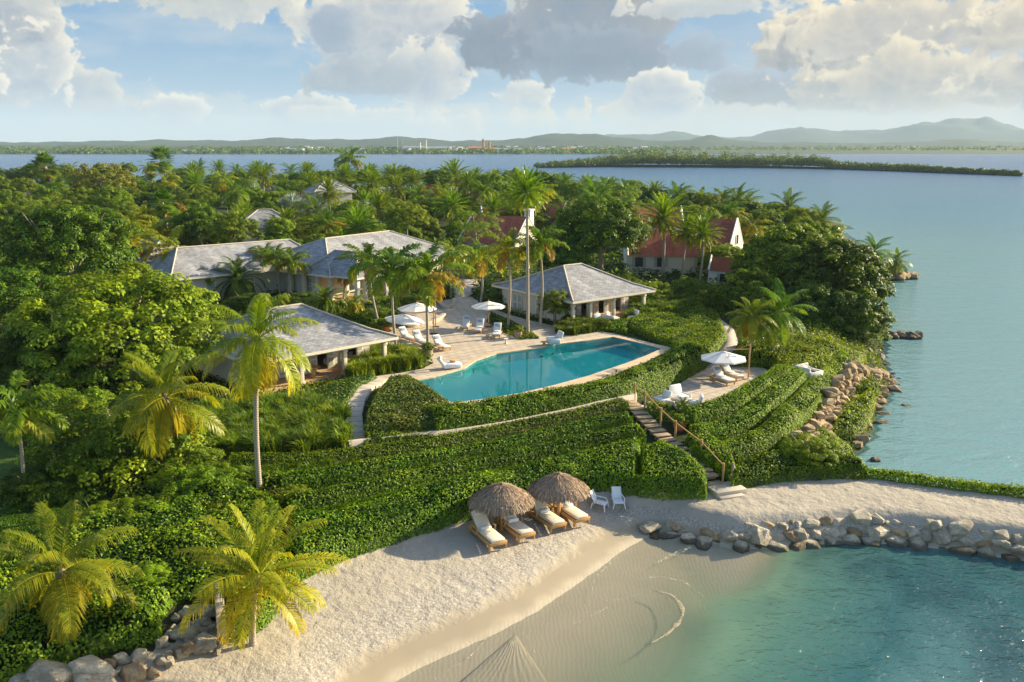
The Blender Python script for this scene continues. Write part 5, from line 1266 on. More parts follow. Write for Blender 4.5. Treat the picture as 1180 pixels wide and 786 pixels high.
for (y, p0, p1, stp, (z0, z1), what) in ROWS:
    px = p1; cnt = {}
    while px > p0:
        yy = y + rg.uniform(-7, 7); wx_ = (px - 590) / FPX * yy * 1.0
        kinds = (['dense'] * 4 + ['mid'] * 3 + ['lime'] + ['fan'] * 1 + ['royaly'] * 2 + ['royal'] + ['date']) if px < 215 else (['date'] * 5 + ['coco'] * 2 + ['royal', 'royaly'] + ['mid', 'dense', 'lime'] if px < 640 else ['date'] * 3 + ['coco'] * 3 + ['royaly', 'royal', 'mid', 'mid', 'dense', 'lime'])
        kd = rg.choice(kinds); z = rg.uniform(z0, z1); rad = {'date': 3.6, 'coco': 3.6, 'royal': 3.0, 'royaly': 2.8, 'fan': 2.2, 'airy': 3}.get(kd, rg.uniform(3.0, 4.6))
        if kd in ('dense', 'mid', 'lime'): z -= 2.0
        if kd == 'fan': z += 1.2
        zm = HC - yy * (np.interp(px, SKX, SKY_) - 165.2) / FPX - 1.6; low = zm < 6.2; z = min(z, zm)
        g = gz(wx_, yy) if wx_ > -150 else 2.8
        # keep clear of the villas
        ok = not any(abs(px - cx_) < hw and yy > ya and yy < yb for (cx_, hw, ya, yb) in ((790, 75, 100, 140), (562, 62, 120, 142), (630, 22, 138, 165), (350, 26, 155, 190), (195, 60, 85, 112)))
        if g > 0.3 and ok and not low:
            cnt[kd] = cnt.get(kd, 0) + 1
            plant(kd, (wx_, yy, g), (wx_ + rg.uniform(-.4, .4), yy, z), rad / RAD[kd], f'{ORD[cnt[kd] - 1]} {LOOK[kd]} from the sea end, {what}', 'trees of the palm grove')
        px -= stp * rg.uniform(0.75, 1.2)
    px = p1 - stp * .5; cnt = {}
    while px > p0 and y < 280:                      # broadleaf trees that close the gaps under the palms
        yy = y + rg.uniform(-12, 4); wx_ = (px - 590) / FPX * yy; kd = rg.choice(['dense', 'mid', 'mid', 'lime']); z = rg.uniform(z0, z1) - 3.6
        z = min(z, HC - yy * (np.interp(px, SKX, SKY_) - 165.2) / FPX - 3.4)
        if z < 4.6: px -= stp; continue
        g = gz(wx_, yy) if wx_ > -150 else 2.8
        ok = not any(abs(px - cx_) < hw and yy > ya and yy < yb for (cx_, hw, ya, yb) in ((790, 85, 96, 140), (562, 66, 116, 142), (630, 22, 138, 165), (350, 26, 155, 190), (195, 75, 85, 112)))
        if g > 0.3 and ok:
            cnt[kd] = cnt.get(kd, 0) + 1
            plant(kd, (wx_, yy, g), (wx_, yy, max(z, g + 1.2)), rg.uniform(3.4, 4.8) / RAD[kd], f'{ORD[cnt[kd] - 1]} low {LOOK[kd]} from the sea end, {what}', 'trees of the palm grove', flat=.9)
        px -= stp * rg.uniform(1.1, 1.7)

# ------------------------------------------------------------------ hedges and planted beds
def hedge(pts, w_, h, leaf, seed, mat, label, back=True, lump=.07, dens=1.3, edge=.28, cat='hedge', **kw):
    kw.setdefault('rand', .38)
    pl = smooth_line(hits(pts), 0.6); P_ = strip(pl, 0, w_ if back else -w_)
    return bed('hedge', P_, h, leaf, seed, mat, dens, lump, .8, edge, label, cat, **kw)
hedge([(505, 511), (560, 502), (620, 491), (680, 477), (730, 464), (775, 447), (803, 432), (818, 419)], 2.4, 1.5, .135, 1, 'leaf_hedge', 'dense leafy hedge along the white outer wall of the pool', lump=.2, edge=.8)
hedge([(262, 548), (330, 551), (400, 544), (480, 532), (560, 517), (640, 501), (700, 486), (726, 478)], 1.05, 1.0, .115, 2, 'leaf_hedge', 'clipped hedge just below the pale garden path')
hedge([(325, 578), (400, 567), (480, 552), (560, 537), (640, 519), (700, 504), (730, 500)], 1.05, 1.15, .12, 3, 'leaf_hedge', 'clipped hedge one step below the path hedge', lump=.08)
hedge([(335, 606), (420, 588), (500, 569), (580, 552), (660, 534), (725, 519), (745, 516)], 1.15, 1.2, .13, 4, 'leaf_mid', 'looser dark hedge in the middle of the terraced slope', lump=.14, edge=.4)
bed('shrub_bed', hits([(335, 612), (420, 592), (500, 573), (580, 556), (660, 538), (730, 522), (738, 522), (736, 573), (700, 567), (640, 573), (600, 583), (545, 600), (480, 620), (400, 647), (345, 672), (325, 650)]), 1.15, .13, 5, 'leaf_hedge', 1.3, .35, .35, .7, 'thick shrub bed along the beach behind the thatched umbrellas')
bed('hedge', hits([(735, 577), (736, 534), (762, 526), (792, 541), (814, 562), (814, 578)]), 1.25, .12, 6, 'leaf_hedge', 1.3, .1, .5, .5, 'rounded hedge block between the beach chairs and the wooden stair')
bed('shrub_bed', hits([(420, 494), (430, 472), (447, 450), (472, 447), (498, 462), (520, 478), (516, 506), (470, 508), (420, 512)]), 1.15, .13, 7, 'leaf_variegated', 1.3, .15, .6, .5, 'block of flowering shrubs with pale leaves at the pool corner', flowers=.10)
bed('shrub', hits([(426, 510), (430, 497), (470, 492), (487, 500), (486, 510)]), 1.1, .16, 8, 'leaf_yellow', 1.3, .3, .9, .4, 'yellow leaved croton bush below the flowering block', cat='shrub')
bed('hedge', hits([(420, 524), (422, 512), (495, 508), (500, 516)]), .8, .14, 9, 'leaf_hedge', 1.3, .15, .9, .3, 'low clipped hedge at the foot of the croton bush')
bed('shrub_bed', hits([(330, 468), (380, 448), (430, 432), (436, 440), (415, 450), (402, 470), (398, 486), (360, 478)]), .5, .15, 10, 'leaf_variegated', 1.3, .3, .5, .5, 'flowering bed between the open pavilion and the curving steps', flowers=.06)
hedge([(742, 480), (758, 486), (788, 490)], 1.2, .85, .14, 11, 'leaf_hedge', 'short clipped hedge in front of the white deck chairs')
hedge([(800, 500), (835, 492), (870, 474), (900, 452), (915, 440)], 1.5, 1.25, .125, 12, 'leaf_lime', 'bright hedge curving round the edge of the lounger deck', lump=.1)
hedge([(806, 520), (834, 515), (875, 498), (908, 470), (930, 446)], 1.3, 1.15, .125, 13, 'leaf_lime', 'second curved hedge below the deck with stones showing at its foot', lump=.15)
hedge([(815, 546), (850, 540), (900, 520), (940, 486), (968, 452), (990, 428)], 1.7, 1.1, .125, 14, 'leaf_lime', 'outermost curved hedge above the rough stone wall', lump=.2, edge=.6)
bed('hedge', hits([(788, 520), (808, 512), (842, 535), (850, 560), (836, 556), (812, 538)]), 1.2, .14, 15, 'leaf_hedge', 1.3, .12, .6, .4, 'rounded hedge on the sea side of the wooden stair')
bed('shrub_bed', hits([(842, 566), (845, 545), (900, 530), (945, 505), (985, 535), (1000, 554), (960, 553), (900, 557)]), .9, .14, 16, 'leaf_mid', 1.3, .4, .4, .6, 'loose shrub bed along the inner end of the breakwater sand')
bed('shrub_bed', hits([(842, 424), (852, 398), (905, 392), (950, 398), (1000, 415), (992, 428), (960, 440), (935, 432), (905, 432), (885, 424)]), .8, .16, 17, 'leaf_lime', 1.3, .35, .35, .7, 'sunlit slope of low leafy shrubs behind the lounger deck')
bed('shrub_bed', hits([(722, 382), (730, 366), (800, 356), (828, 365), (838, 392), (825, 408), (812, 424), (790, 430), (776, 412), (772, 402)]), .75, .16, 18, 'leaf_hedge', 1.3, .4, .35, .7, 'mixed green planting between the pool end and the garden path', tbias=.03)
bed('shrub', hits([(955, 505), (965, 480), (1000, 455), (1010, 468), (1000, 495), (985, 510)]), .9, .17, 19, 'leaf_lime', 1.3, .4, .6, .6, 'round green bush on the rocks below the stone wall', cat='shrub')
bed('shrub', hits([(985, 452), (1000, 440), (1016, 448), (1012, 466)]), .7, .17, 20, 'leaf_hedge', 1.3, .4, .6, .5, 'small bush among the shore rocks below the sea grapes', cat='shrub')
pl = smooth_line(poly_px([(995, 555), (1040, 562), (1080, 567), (1140, 575), (1200, 582), (1300, 594)], .8), .6)
bed('hedge', strip(pl, -.7, .5), .55, .15, 21, 'leaf_lime', 1.3, .25, .6, .4, 'low green strip of beach creeper along the sea side of the breakwater')
bed('shrub_bed', hits([(-40, 810), (-40, 690), (20, 650), (110, 612), (190, 600), (225, 590), (262, 560), (330, 600), (330, 650), (300, 690), (262, 700), (250, 690), (200, 700), (185, 722), (188, 742), (100, 762), (20, 788)]), .95, .155, 22, 'leaf_hedge', 1.25, .7, .4, .7, 'broad glossy shrub bed above the boulder wall', tbias=.04)
bed('shrub_bed', hits([(259, 742), (259, 690), (330, 648), (346, 672), (322, 708), (303, 728), (276, 742)]), .9, .15, 23, 'leaf_lime', 1.25, .4, .5, .5, 'leafy shrub at the concrete wall under the yellow coconut palm')
bed('shrub_bed', hits([(120, 610), (140, 560), (200, 545), (262, 555), (330, 560), (330, 598), (270, 573), (225, 608)]), .8, .20, 24, 'leaf_mid', 1.25, .45, .35, .6, 'green undergrowth below the big leafy tree')
bed('shrub_bed', hits([(560, 372), (566, 362), (590, 372), (612, 384), (622, 392), (600, 393), (578, 384)]), .35, .16, 25, 'leaf_hedge', 1.2, .4, .6, .4, 'planted island on the terrace around the tall slim palms')
bed('shrub_bed', hits([(465, 410), (480, 405), (500, 410), (496, 416), (478, 417)]), .4, .16, 26, 'leaf_dark', 1.2, .4, .6, .4, 'small planted patch at the palm trunk by the terrace loungers')
bed('shrub_bed', hits([(640, 378), (650, 368), (700, 374), (730, 372), (722, 386), (700, 382), (665, 386)]), .6, .15, 27, 'leaf_mid', 1.25, .3, .6, .5, 'low planting in front of the far pavilion porch')
bed('shrub_bed', hits([(395, 372), (430, 355), (470, 352), (505, 345), (500, 352), (455, 362), (438, 378), (440, 392)]), 1.1, .2, 28, 'leaf_hedge', 1.25, .4, .4, .6, 'shrub bank above the terrace between the two grey roofs')
bed('shrub_bed', hits([(220, 480), (205, 500), (150, 545), (120, 520), (150, 470), (200, 455)]), .8, .2, 29, 'leaf_dark', 1.25, .45, .4, .6, 'dark undergrowth between the coconut palms and the big tree')
# ornamental grass: long thin blades in tufts
def grass(poly, n, h, seed, mat='grass_blade', tb=.1, name='grass', label=None):
    rng = np.random.default_rng(seed); poly = np.asarray(poly); lo, hi = poly.min(0), poly.max(0)
    c = lo + rng.random((n * 4, 2)) * (hi - lo); c = c[inside(c, poly)][:n]; per = 110
    ix = np.repeat(np.arange(len(c)), per); m_ = len(ix); a_ = rng.random(m_) * 6.283; hh = h * rng.uniform(.6, 1.25, len(c))[ix] * rng.uniform(.7, 1.1, m_)
    b = np.column_stack([c[ix] + rng.normal(size=(m_, 2)) * .13, np.zeros(m_)]); b[:, 2] = hz_(b[:, 0], b[:, 1])
    d = np.stack([np.cos(a_), np.sin(a_)], 1); ln = rng.uniform(.15, .75, m_)[:, None] * hh[:, None]
    md = b + np.column_stack([d * ln * .35, hh * .7]); tp = b + np.column_stack([d * ln, hh * (1 - .35 * ln[:, 0] / hh)])
    w_ = np.column_stack([-d[:, 1], d[:, 0], np.zeros(m_)]) * .026
    V_ = np.stack([b - w_, b + w_, md + w_, md - w_, tp], 1).reshape(-1, 3); k = np.arange(m_) * 5
    tn = np.clip(rng.beta(2, 3, m_) + rng.normal(size=len(c))[ix] * .12 + tb, 0, 1)
    o = link(name, mesh_np(name, V_, [np.stack([k, k + 1, k + 2, k + 3], 1), np.stack([k + 3, k + 2, k + 4], 1)], np.concatenate([tn, tn])), [M[mat]])
    return tag(o, kind='stuff')
grass(hits([(225, 520), (232, 478), (300, 470), (370, 470), (398, 482), (402, 522), (330, 534), (262, 530)]), 420, 1.25, 1, tb=.08)
grass(hits([(398, 440), (410, 425), (440, 405), (478, 412), (484, 424), (440, 432)]), 170, 1.15, 2, tb=.22)
grass(hits([(335, 545), (420, 540), (402, 548), (320, 572), (255, 572), (245, 552)]), 90, .9, 3)
grass(hits([(640, 386), (648, 375), (690, 376), (700, 380), (662, 388)]), 160, .9, 4, tb=-.05)
grass(hits([(720, 372), (740, 352), (810, 345), (832, 358), (800, 362)]), 240, 1.1, 5, tb=.0)
grass(hits([(-30, 585), (120, 575), (125, 610), (20, 650), (-30, 660)]), 500, .12, 6, tb=-.1, mat='grass_blade')
# thick low ground cover everywhere else under the trees
def cover(poly, leaf, seed, mat, dens, h):
    rng = np.random.default_rng(seed); poly = np.asarray(poly); lo, hi = poly.min(0), poly.max(0)
    A_ = (hi - lo).prod(); n = int(A_ * dens); p = lo + rng.random((n, 2)) * (hi - lo)
    ex = [terr, deck, SAND, pool]
    for t in (pvL, pvR, mh, w1, w0):
        mw = t.matrix_basis if False else Matrix.LocRotScale(t.location, t.rotation_euler, None); dd = {pvL: (12, 12), pvR: (11, 13), mh: (24, 15), w1: (19, 10.5), w0: (10.5, 13)}[t]
        ex.append(np.array([(mw @ Vector(q))[:2] for q in ((.5, .5, 0), (dd[0] - .5, .5, 0), (dd[0] - .5, dd[1] - .5, 0), (.5, dd[1] - .5, 0))]))
    k = inside(p, poly) & (sdist(p, LAND) > .3)
    for e_ in ex: k &= ~inside(p, e_)
    if SLOPE is not None and seed == 91: k &= ~inside(p, SLOPE)
    for e_ in PATHS: k &= dist_line(p, e_) > .95
    p = p[k]; lum = vnoise(p[:, 0], p[:, 1], .25, seed, 3)
    z = hz_(p[:, 0], p[:, 1]) + rng.random(len(p)) * h * (1 + 1.6 * lum)
    N_ = rng.normal(size=(len(p), 3)) * .6 + [0, 0, 1]; sz = leaf * rng.uniform(.7, 1.4, len(p))
    V_, F_ = leaf_quads(np.column_stack([p, z]), N_, sz, sz * .6, rng)
    o = link('ground_cover', mesh_np('ground_cover', V_, [F_], np.clip(rng.beta(2, 3, len(p)) + 1.1 * lum, 0, 1)), [M[mat]]); return tag(o, kind='stuff')
SLOPE = hits([(262, 548), (400, 526), (560, 506), (735, 470), (800, 436), (900, 425), (985, 425), (945, 540), (840, 568), (760, 580), (345, 672)])
SLP = hits([(722, 466), (738, 482), (752, 497), (768, 512), (784, 524), (802, 540), (822, 560), (836, 568)])
PATHS = [SLP, hits([(560, 506), (640, 490), (700, 476), (738, 468), (770, 452), (800, 434), (818, 424), (832, 412), (842, 395), (838, 380), (820, 366)]), hits([(190, 500), (225, 515), (262, 531), (330, 537), (402, 524), (470, 516), (560, 506)]), sp_, hits([(512, 356), (520, 345), (535, 335), (540, 322)])]
cover(np.vstack([G(-120, 470, 2.5)[:2], G(345, 672, 1.3)[:2], G(560, 590, 1.3)[:2], G(760, 580, 1.3)[:2], G(1010, 545, .5)[:2], G(1030, 440, .5)[:2], G(1020, 385, .5)[:2], (48, 100), (-60, 100)]), .22, 91, 'leaf_mid', 26, .35)
cover(np.array([(-75, 95), (60, 95), (70, 150), (-110, 150)]), .5, 92, 'leaf_dark', 5, 1.0)

# ------------------------------------------------------------------ islet in the bay
IS0 = [(618, 193.5), (700, 192.5), (800, 193), (880, 193.5), (960, 195), (1050, 198), (1110, 200.5), (1178, 203)]
isl = np.array([G(p[0], p[1], 0)[:2] for p in IS0]); isl = resample(isl, 12)
wid = 60 * np.sin(np.linspace(0.05, math.pi - .12, len(isl))) ** .6 * np.interp(np.linspace(0, 1, len(isl)), [0, .25, .5, .6, 1], [1, 1.3, 1, .55, .3])
bk = isl + np.stack([np.zeros(len(isl)), wid], 1)
mid_ = (isl + bk) / 2
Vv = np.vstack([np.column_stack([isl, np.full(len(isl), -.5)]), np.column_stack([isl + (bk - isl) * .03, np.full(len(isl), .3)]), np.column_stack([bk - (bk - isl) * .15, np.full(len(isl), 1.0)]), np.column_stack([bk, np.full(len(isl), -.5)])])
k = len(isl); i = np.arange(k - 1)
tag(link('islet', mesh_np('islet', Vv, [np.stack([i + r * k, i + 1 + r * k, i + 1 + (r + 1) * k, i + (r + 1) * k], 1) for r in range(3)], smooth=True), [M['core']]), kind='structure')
rng = np.random.default_rng(44); nc = 1500; u = rng.random(nc) * (k - 1.01); v = np.where(rng.random(nc) < .45, rng.random(nc) * .14 - .02, rng.random(nc)); i0 = u.astype(int); f = (u - i0)[:, None]
pf = isl[i0] * (1 - f) + isl[i0 + 1] * f; pb = bk[i0] * (1 - f) + bk[i0 + 1] * f; pc = pf + (pb - pf) * v[:, None]
hh = (2.2 + 8.0 * np.interp(u / k, [0, .12, .25, .38, .5, .56, .62, .8, 1], [.15, .6, 1.5, 1.15, 1.0, 1.15, .4, .3, .05])) * rng.uniform(.65, 1.1, nc) * (0.45 + .75 * np.sin(np.clip(v, .08, .95) * math.pi) ** .5)
ix = np.repeat(np.arange(nc), 70); e_ = nrm(rng.normal(size=(len(ix), 3))); e_[:, 2] = np.abs(e_[:, 2])
rr_ = np.clip(hh, 2, 6)[ix] * .62
P_ = np.column_stack([pc[ix], np.maximum(hh[ix] * .45, .5)]) + e_ * rr_[:, None] * np.column_stack([np.ones(len(ix)), np.ones(len(ix)), hh[ix] / np.clip(hh, 2, 6)[ix] * .9])
P_[:, 2] *= rng.uniform(.35, 1, len(ix)) ** .5
V_, F_ = leaf_quads(P_, e_ + rng.normal(size=e_.shape) * .4, rng.uniform(.8, 1.6, len(ix)), rng.uniform(.6, 1.2, len(ix)), rng)
tag(link('mangrove_woods', mesh_np('mangrove_woods', V_, [F_], np.clip(rng.beta(2, 3, len(ix)) + rng.normal(size=nc)[ix] * .15, 0, 1)), [M['leaf_dark']]), kind='stuff')
# treeline of the far shore
nc = 2600; px_ = rng.uniform(-500, 800, nc); yy = 1655 + rng.random(nc) ** 2 * 420; px_ = np.where(rng.random(nc) < .25, rng.uniform(740, 1700, nc), px_); yy = np.where(px_ > 745, yy + 760, yy)
xx = (px_ - 590) / FPX * yy; hh = rng.uniform(3, 9, nc)
ix = np.repeat(np.arange(nc), 12); e_ = nrm(rng.normal(size=(len(ix), 3))); e_[:, 2] = np.abs(e_[:, 2])
P_ = np.column_stack([xx[ix], yy[ix], 1.5 + (yy[ix] - np.where(px_[ix] > 745, 2410, 1650)) * .012]) + e_ * hh[ix][:, None] * [1.5, 1.5, 1]
V_, F_ = leaf_quads(P_, e_ + rng.normal(size=e_.shape) * .3, rng.uniform(3, 6, len(ix)), rng.uniform(3, 5, len(ix)), rng)
tag(link('treeline', mesh_np('treeline', V_, [F_], np.clip(rng.beta(2, 3, len(ix)), 0, 1)), [M['leaf_dark']]), kind='stuff')

# ------------------------------------------------------------------ rocks
def rock_mesh(seed, flat=0.75):
    r = random.Random(seed); bm = bmesh.new()
    for k in range(22):
        v = Vector((r.gauss(0, 1), r.gauss(0, 1), r.gauss(0, 1))).normalized() * r.uniform(.82, 1.0)
        p = 4.5                                  # squarish blocks
        q = (abs(v.x) ** p + abs(v.y) ** p + abs(v.z) ** p) ** (1 / p); v = v / q * .56 + v * .42
        bm.verts.new((v.x, v.y * r.uniform(.8, .95), v.z * flat))
    res = bmesh.ops.convex_hull(bm, input=bm.verts[:])
    bmesh.ops.delete(bm, geom=[g for g in bm.verts if not g.link_faces], context='VERTS')
    bmesh.ops.dissolve_limit(bm, angle_limit=R(14), verts=bm.verts[:], edges=bm.edges[:])
    bmesh.ops.bevel(bm, geom=bm.edges[:], offset=.05, segments=1, affect='EDGES', profile=.6, clamp_overlap=True)
    bmesh.ops.triangulate(bm, faces=bm.faces[:])
    bmesh.ops.subdivide_edges(bm, edges=[e_ for e_ in bm.edges if e_.calc_length() > .25], cuts=1)
    vs = np.array([v.co[:] for v in bm.verts]); dn = fbm(vs[:, 0] * 2.2 + seed, vs[:, 1] * 2.2 + vs[:, 2] * 1.7, seed, 4)
    for v, d_ in zip(bm.verts, dn): v.co *= 1 + .16 * d_
    me = bpy.data.meshes.new('boulder'); bm.to_mesh(me); bm.free()
    return me
RK = {}
for key, mat in (('rock', 'rock'), ('warm', 'rock_warm'), ('wet', 'rock_wet')):
    RK[key] = []
    for k in range(7):
        me = rock_mesh(k * 3 + 1, .62 + .05 * k); me.materials.append(M[mat]); RK[key].append(me)
RB = random.Random(9)
def rock(key, p, s, label, group=None, rz=None, sink=.3, name='boulder'):
    o = bpy.data.objects.new(name, RB.choice(RK[key])); COL.objects.link(o)
    o.location = (p[0], p[1], p[2] + s * .5 * (1 - 2 * sink)); o.scale = (s * RB.uniform(.9, 1.25), s * RB.uniform(.8, 1.0), s * RB.uniform(.7, .95))
    o.rotation_euler = (RB.uniform(-.35, .35), RB.uniform(-.35, .35), RB.uniform(0, 6.28) if rz is None else rz)
    return tag(o, label, 'boulder', group)
pl = resample(cove[8:], .2); T = np.gradient(pl, axis=0); T /= np.linalg.norm(T, axis=1, keepdims=True); NB = np.stack([-T[:, 1], T[:, 0]], 1)
for course, (off, z, s0, s1, gap, nm) in enumerate(((-.05, -.30, .5, .78, 1.0, 'bottom'), (.45, .22, .42, .66, .85, 'middle'), (.85, .62, .34, .52, .74, 'top'))):
    d = .2; n_ = 0
    while d < (len(pl) - 2) * .2:
        i = int(d / .2); p = pl[i]; f = min(1, d / 8)
        k = .72 + .38 * f + (.35 if RB.random() < .12 else 0)
        s = RB.uniform(s0, s1) * k
        if not (course == 2 and d < 4.0) and p[0] < 30:
            q = p + NB[i] * (off + RB.uniform(-.12, .12)); n_ += 1
            wd = 'large' if s > .72 else 'small' if s < .42 else 'mid sized'
            rock('rock' if RB.random() < .8 else 'warm', (q[0], q[1], z * (.5 + .5 * f) + RB.uniform(-.05, .05)), s, f'{wd} pale limestone boulder in the {nm} course of the breakwater edge', f'{wd} boulders in the {nm} course of the breakwater')
        d += gap * s / .6 * .86 + RB.uniform(-.08, .1)
PILE = [(216, 707, 18, 'rounded boulder at the top of the pile by the concrete wall'), (238, 703, 28, 'big slab boulder leaning on the concrete wall'), (233, 718, 18, 'rough boulder wedged in the middle of the pile by the wall'), (214, 728, 28, 'long pale boulder across the middle of the rock pile'), (245, 724, 13, 'small boulder against the concrete wall'), (237, 742, 30, 'tall pale boulder at the foot of the concrete wall'),
        (212, 748, 24, 'tan flat faced boulder at the foot of the rock pile'), (189, 760, 20, 'pale cracked boulder where the pile meets the boulder wall'), (175, 777, 18, 'tan boulder low in the sand below the pile'), (163, 756, 24, 'pale top boulder of the wall beside the creeper gap'), (155, 775, 32, 'big yellow stained boulder low in the boulder wall'), (141, 760, 22, 'squarish pale boulder on the top of the wall'),
        (104, 771, 50, 'longest boulder on the wall under the shrub bed'), (127, 764, 16, 'yellowish boulder end beside the longest boulder'), (112, 785, 44, 'wide low boulder beneath the longest one'), (61, 779, 48, 'long sloping pale boulder by the frame corner'), (25, 783, 28, 'boulder half hidden in leaves at the frame corner'), (71, 790, 26, 'small boulder below the long sloping one'), (203, 713, 13, 'small square stone in the rock pile'), (201, 723, 12, 'thin flat stone in the rock pile'), (196, 732, 12, 'little dark stone at the side of the rock pile')]
for px, py, wpx, lb in PILE:
    p = hit(px, py + wpx * .25); p[2] = max(p[2], .6) if False else p[2]
    rock('rock' if 'yellow' not in lb and 'tan' not in lb else 'warm', p, wpx / pxm(p) * .56, lb, rz=RB.uniform(-.4, .4), sink=.22)
def rocks_along(pts, key, n, s0, s1, width, label, group, zoff=0, z=None, terr_=True, name='shore_rock'):
    P_ = resample(np.array([hit(*p)[:2] for p in pts]) if terr_ else poly_px(pts, 0), .25)
    for k in range(n):
        i = RB.randrange(len(P_)); q = P_[i] + np.array([RB.gauss(0, 1), RB.gauss(0, 1)]) * width; s = RB.uniform(s0, s1)
        zz = gz(*q) if z is None else z
        rock(key, (q[0], q[1], max(zz, -.3) + zoff), s, label, group, name=name)
rocks_along([(190, 752), (205, 735), (222, 715), (240, 745), (205, 755)], 'rock', 26, .16, .34, .35, 'small rubble stone between the boulders by the concrete wall', 'rubble by the concrete wall', .05, name='rubble_stone')
for k, (zo, s0, s1, nm) in enumerate(((0, .5, .8, 'lower'), (.5, .35, .6, 'upper'))):
    rocks_along([(988, 424), (984, 436), (970, 448), (958, 470), (948, 492), (938, 515), (928, 530)], 'warm', 64, s0, s1, .32, f'sunlit warm stone in the {nm} part of the rough wall above the shore', f'{nm} stones of the rough wall', zo, name='wall_stone')
rocks_along([(880, 492), (900, 478), (918, 458), (928, 448)], 'rock', 20, .25, .42, .15, 'pale stone at the foot of the second curved hedge', 'stones under the curved hedge', .1, name='wall_stone')
rocks_along([(1003, 445), (1018, 432), (1022, 445), (1014, 465), (1012, 485), (1003, 500), (994, 515), (985, 528)], 'warm', 60, .35, .85, .7, 'orange brown shore rock at the water below the stone wall', 'shore rocks below the stone wall', -.1)
rocks_along([(1018, 412), (1022, 425), (1030, 440)], 'wet', 14, .3, .7, .6, 'grey rock at the waterline under the sea grapes', 'grey rocks under the sea grapes', -.1)
rocks_along([(1016, 390), (1030, 389), (1045, 388), (1058, 388)], 'wet', 34, .4, .8, .45, 'dark rock of the short jetty in the sea', 'rocks of the short jetty', -.15, 0.1, False)
rocks_along([(1012, 320), (1030, 322), (1048, 321)], 'warm', 24, .6, 1.2, .8, 'brown rock around the palm tip of the headland', 'rocks of the headland tip', -.2, .3, False)
rocks_along([(985, 430), (978, 445), (962, 462), (950, 482)], 'warm', 10, .5, .8, .2, 'squared capping stone on top of the rough wall', 'capping stones of the rough wall', 1.0, name='wall_stone')

# ------------------------------------------------------------------ concrete wall, stair, shower
a_, b_ = hit(253, 690), hit(257, 745); c_ = (a_ + b_) / 2; L_ = float(np.hypot(*(b_ - a_)[:2])); an = math.atan2(b_[1] - a_[1], b_[0] - a_[0])
mb = MB(); mb.box((0, 0, .55), (L_, .34, 1.25), b=.02); o = mb.build('concrete_wall', M['concrete']); o.location = (c_[0], c_[1], gz(c_[0], c_[1]) - .3); o.rotation_euler = (0, 0, an)
tag(o, 'short bare concrete wall end beside the boulder pile and yellow palm', 'wall')
SL = resample(smooth_line(SLP[:-1], .3), .62); SZ = hz_(SL[:, 0], SL[:, 1]) + .30; SZ[-1] -= .15
z0 = float(SZ[0])
ws = empty('wooden_stair', (SL[0][0], SL[0][1], z0), label='narrow wooden stair with a rope thin handrail descending through the hedges to the sand', cat='stair')
for i in range(len(SL)):
    t = SL[min(i + 1, len(SL) - 1)] - SL[max(i - 1, 0)]; zz = float(SZ[i]) - z0
    mb = MB(); mb.box((SL[i][0] - SL[0][0], SL[i][1] - SL[0][1], zz), (1.0, .56, .08), math.atan2(t[1], t[0]) - R(90), b=.01)
    mb.box((SL[i][0] - SL[0][0], SL[i][1] - SL[0][1], zz - .16), (.96, .06, .2), math.atan2(t[1], t[0]) - R(90)); mb.build('tread', M['wood_grey'], ws)
posts = []
for i in np.linspace(0, len(SL) - 1, 6).astype(int):
    t = SL[min(i + 1, len(SL) - 1)] - SL[max(i - 1, 0)]; nn = np.array([t[1], -t[0]]) / np.linalg.norm(t); q = SL[i] - nn * .56 - SL[0]; zz = float(SZ[i]) - z0
    mb = MB(); mb.tube([(q[0], q[1], zz - .4), (q[0], q[1], zz + 1.15)], .065, 8); mb.build('post', M['teak'], ws); posts.append((q[0], q[1], zz + 1.0))
for a_, b_ in zip(posts, posts[1:]):
    mb = MB(); mb.tube([a_, b_], .04, 6); mb.build('handrail', M['teak'], ws)
p = hit(836, 567); mb = MB(); mb.box((0, 0, .12), (1.9, 1.3, .36), .35, b=.02); mb.box((.1, -.75, .02), (1.5, .5, .2), .35, b=.02)
o = mb.build('concrete_step', M['concrete']); o.location = (p[0], p[1], p[2] - .05); tag(o, 'pale concrete landing step at the foot of the wooden stair', 'step')
p = hit(843, 560); sh = empty('beach_shower', p, 0, 'slim grey shower post beside the concrete landing step', 'shower')
mb = MB(); mb.tube([(0, 0, -.1), (0, 0, 1.35)], .06, 8); mb.build('post', M['wood_grey'], sh)
mb = MB(); mb.tube([(0, -.06, 1.2), (0, -.2, 1.32), (0, -.3, 1.25)], .025, 6); mb.lathe([(.07, 1.18), (.02, 1.25)], 8, c=(0, -.3, 0)); mb.build('shower_head', M['metal'], sh)
p = hit(931, 440); t = empty('concrete_hatch', (p[0], p[1], p[2] + .35), R(35), 'white walled square hatch with a dark open inside set in the bright hedges', 'hatch')
for (cx_, cy_, sx_, sy_, h_) in ((0, -1.1, 2.4, .22, .7), (-1.1, 0, .22, 1.96, 1.1), (0, 1.1, 2.4, .22, 1.1), (1.1, 0, .22, 1.96, .7)):
    mb = MB(); mb.box((cx_, cy_, h_ / 2 - .1), (sx_, sy_, h_), b=.015); mb.build('side_wall', M['white'], t)
mb = MB(); mb.box((0, 0, .35), (1.9, 1.9, .1)); mb.build('lid', M['dark'], t)
mb = MB(); mb.tube([(-.5, -.9, .5), (-.5, .9, 1.05)], .05, 6); mb.tube([(.4, -.9, .5), (.4, .9, 1.05)], .05, 6); mb.tube([(-.5, .2, .83), (.4, .2, .83)], .04, 6); mb.build('railing', M['white'], t); t.scale = (.62, .62, .8); t.location.z += .05

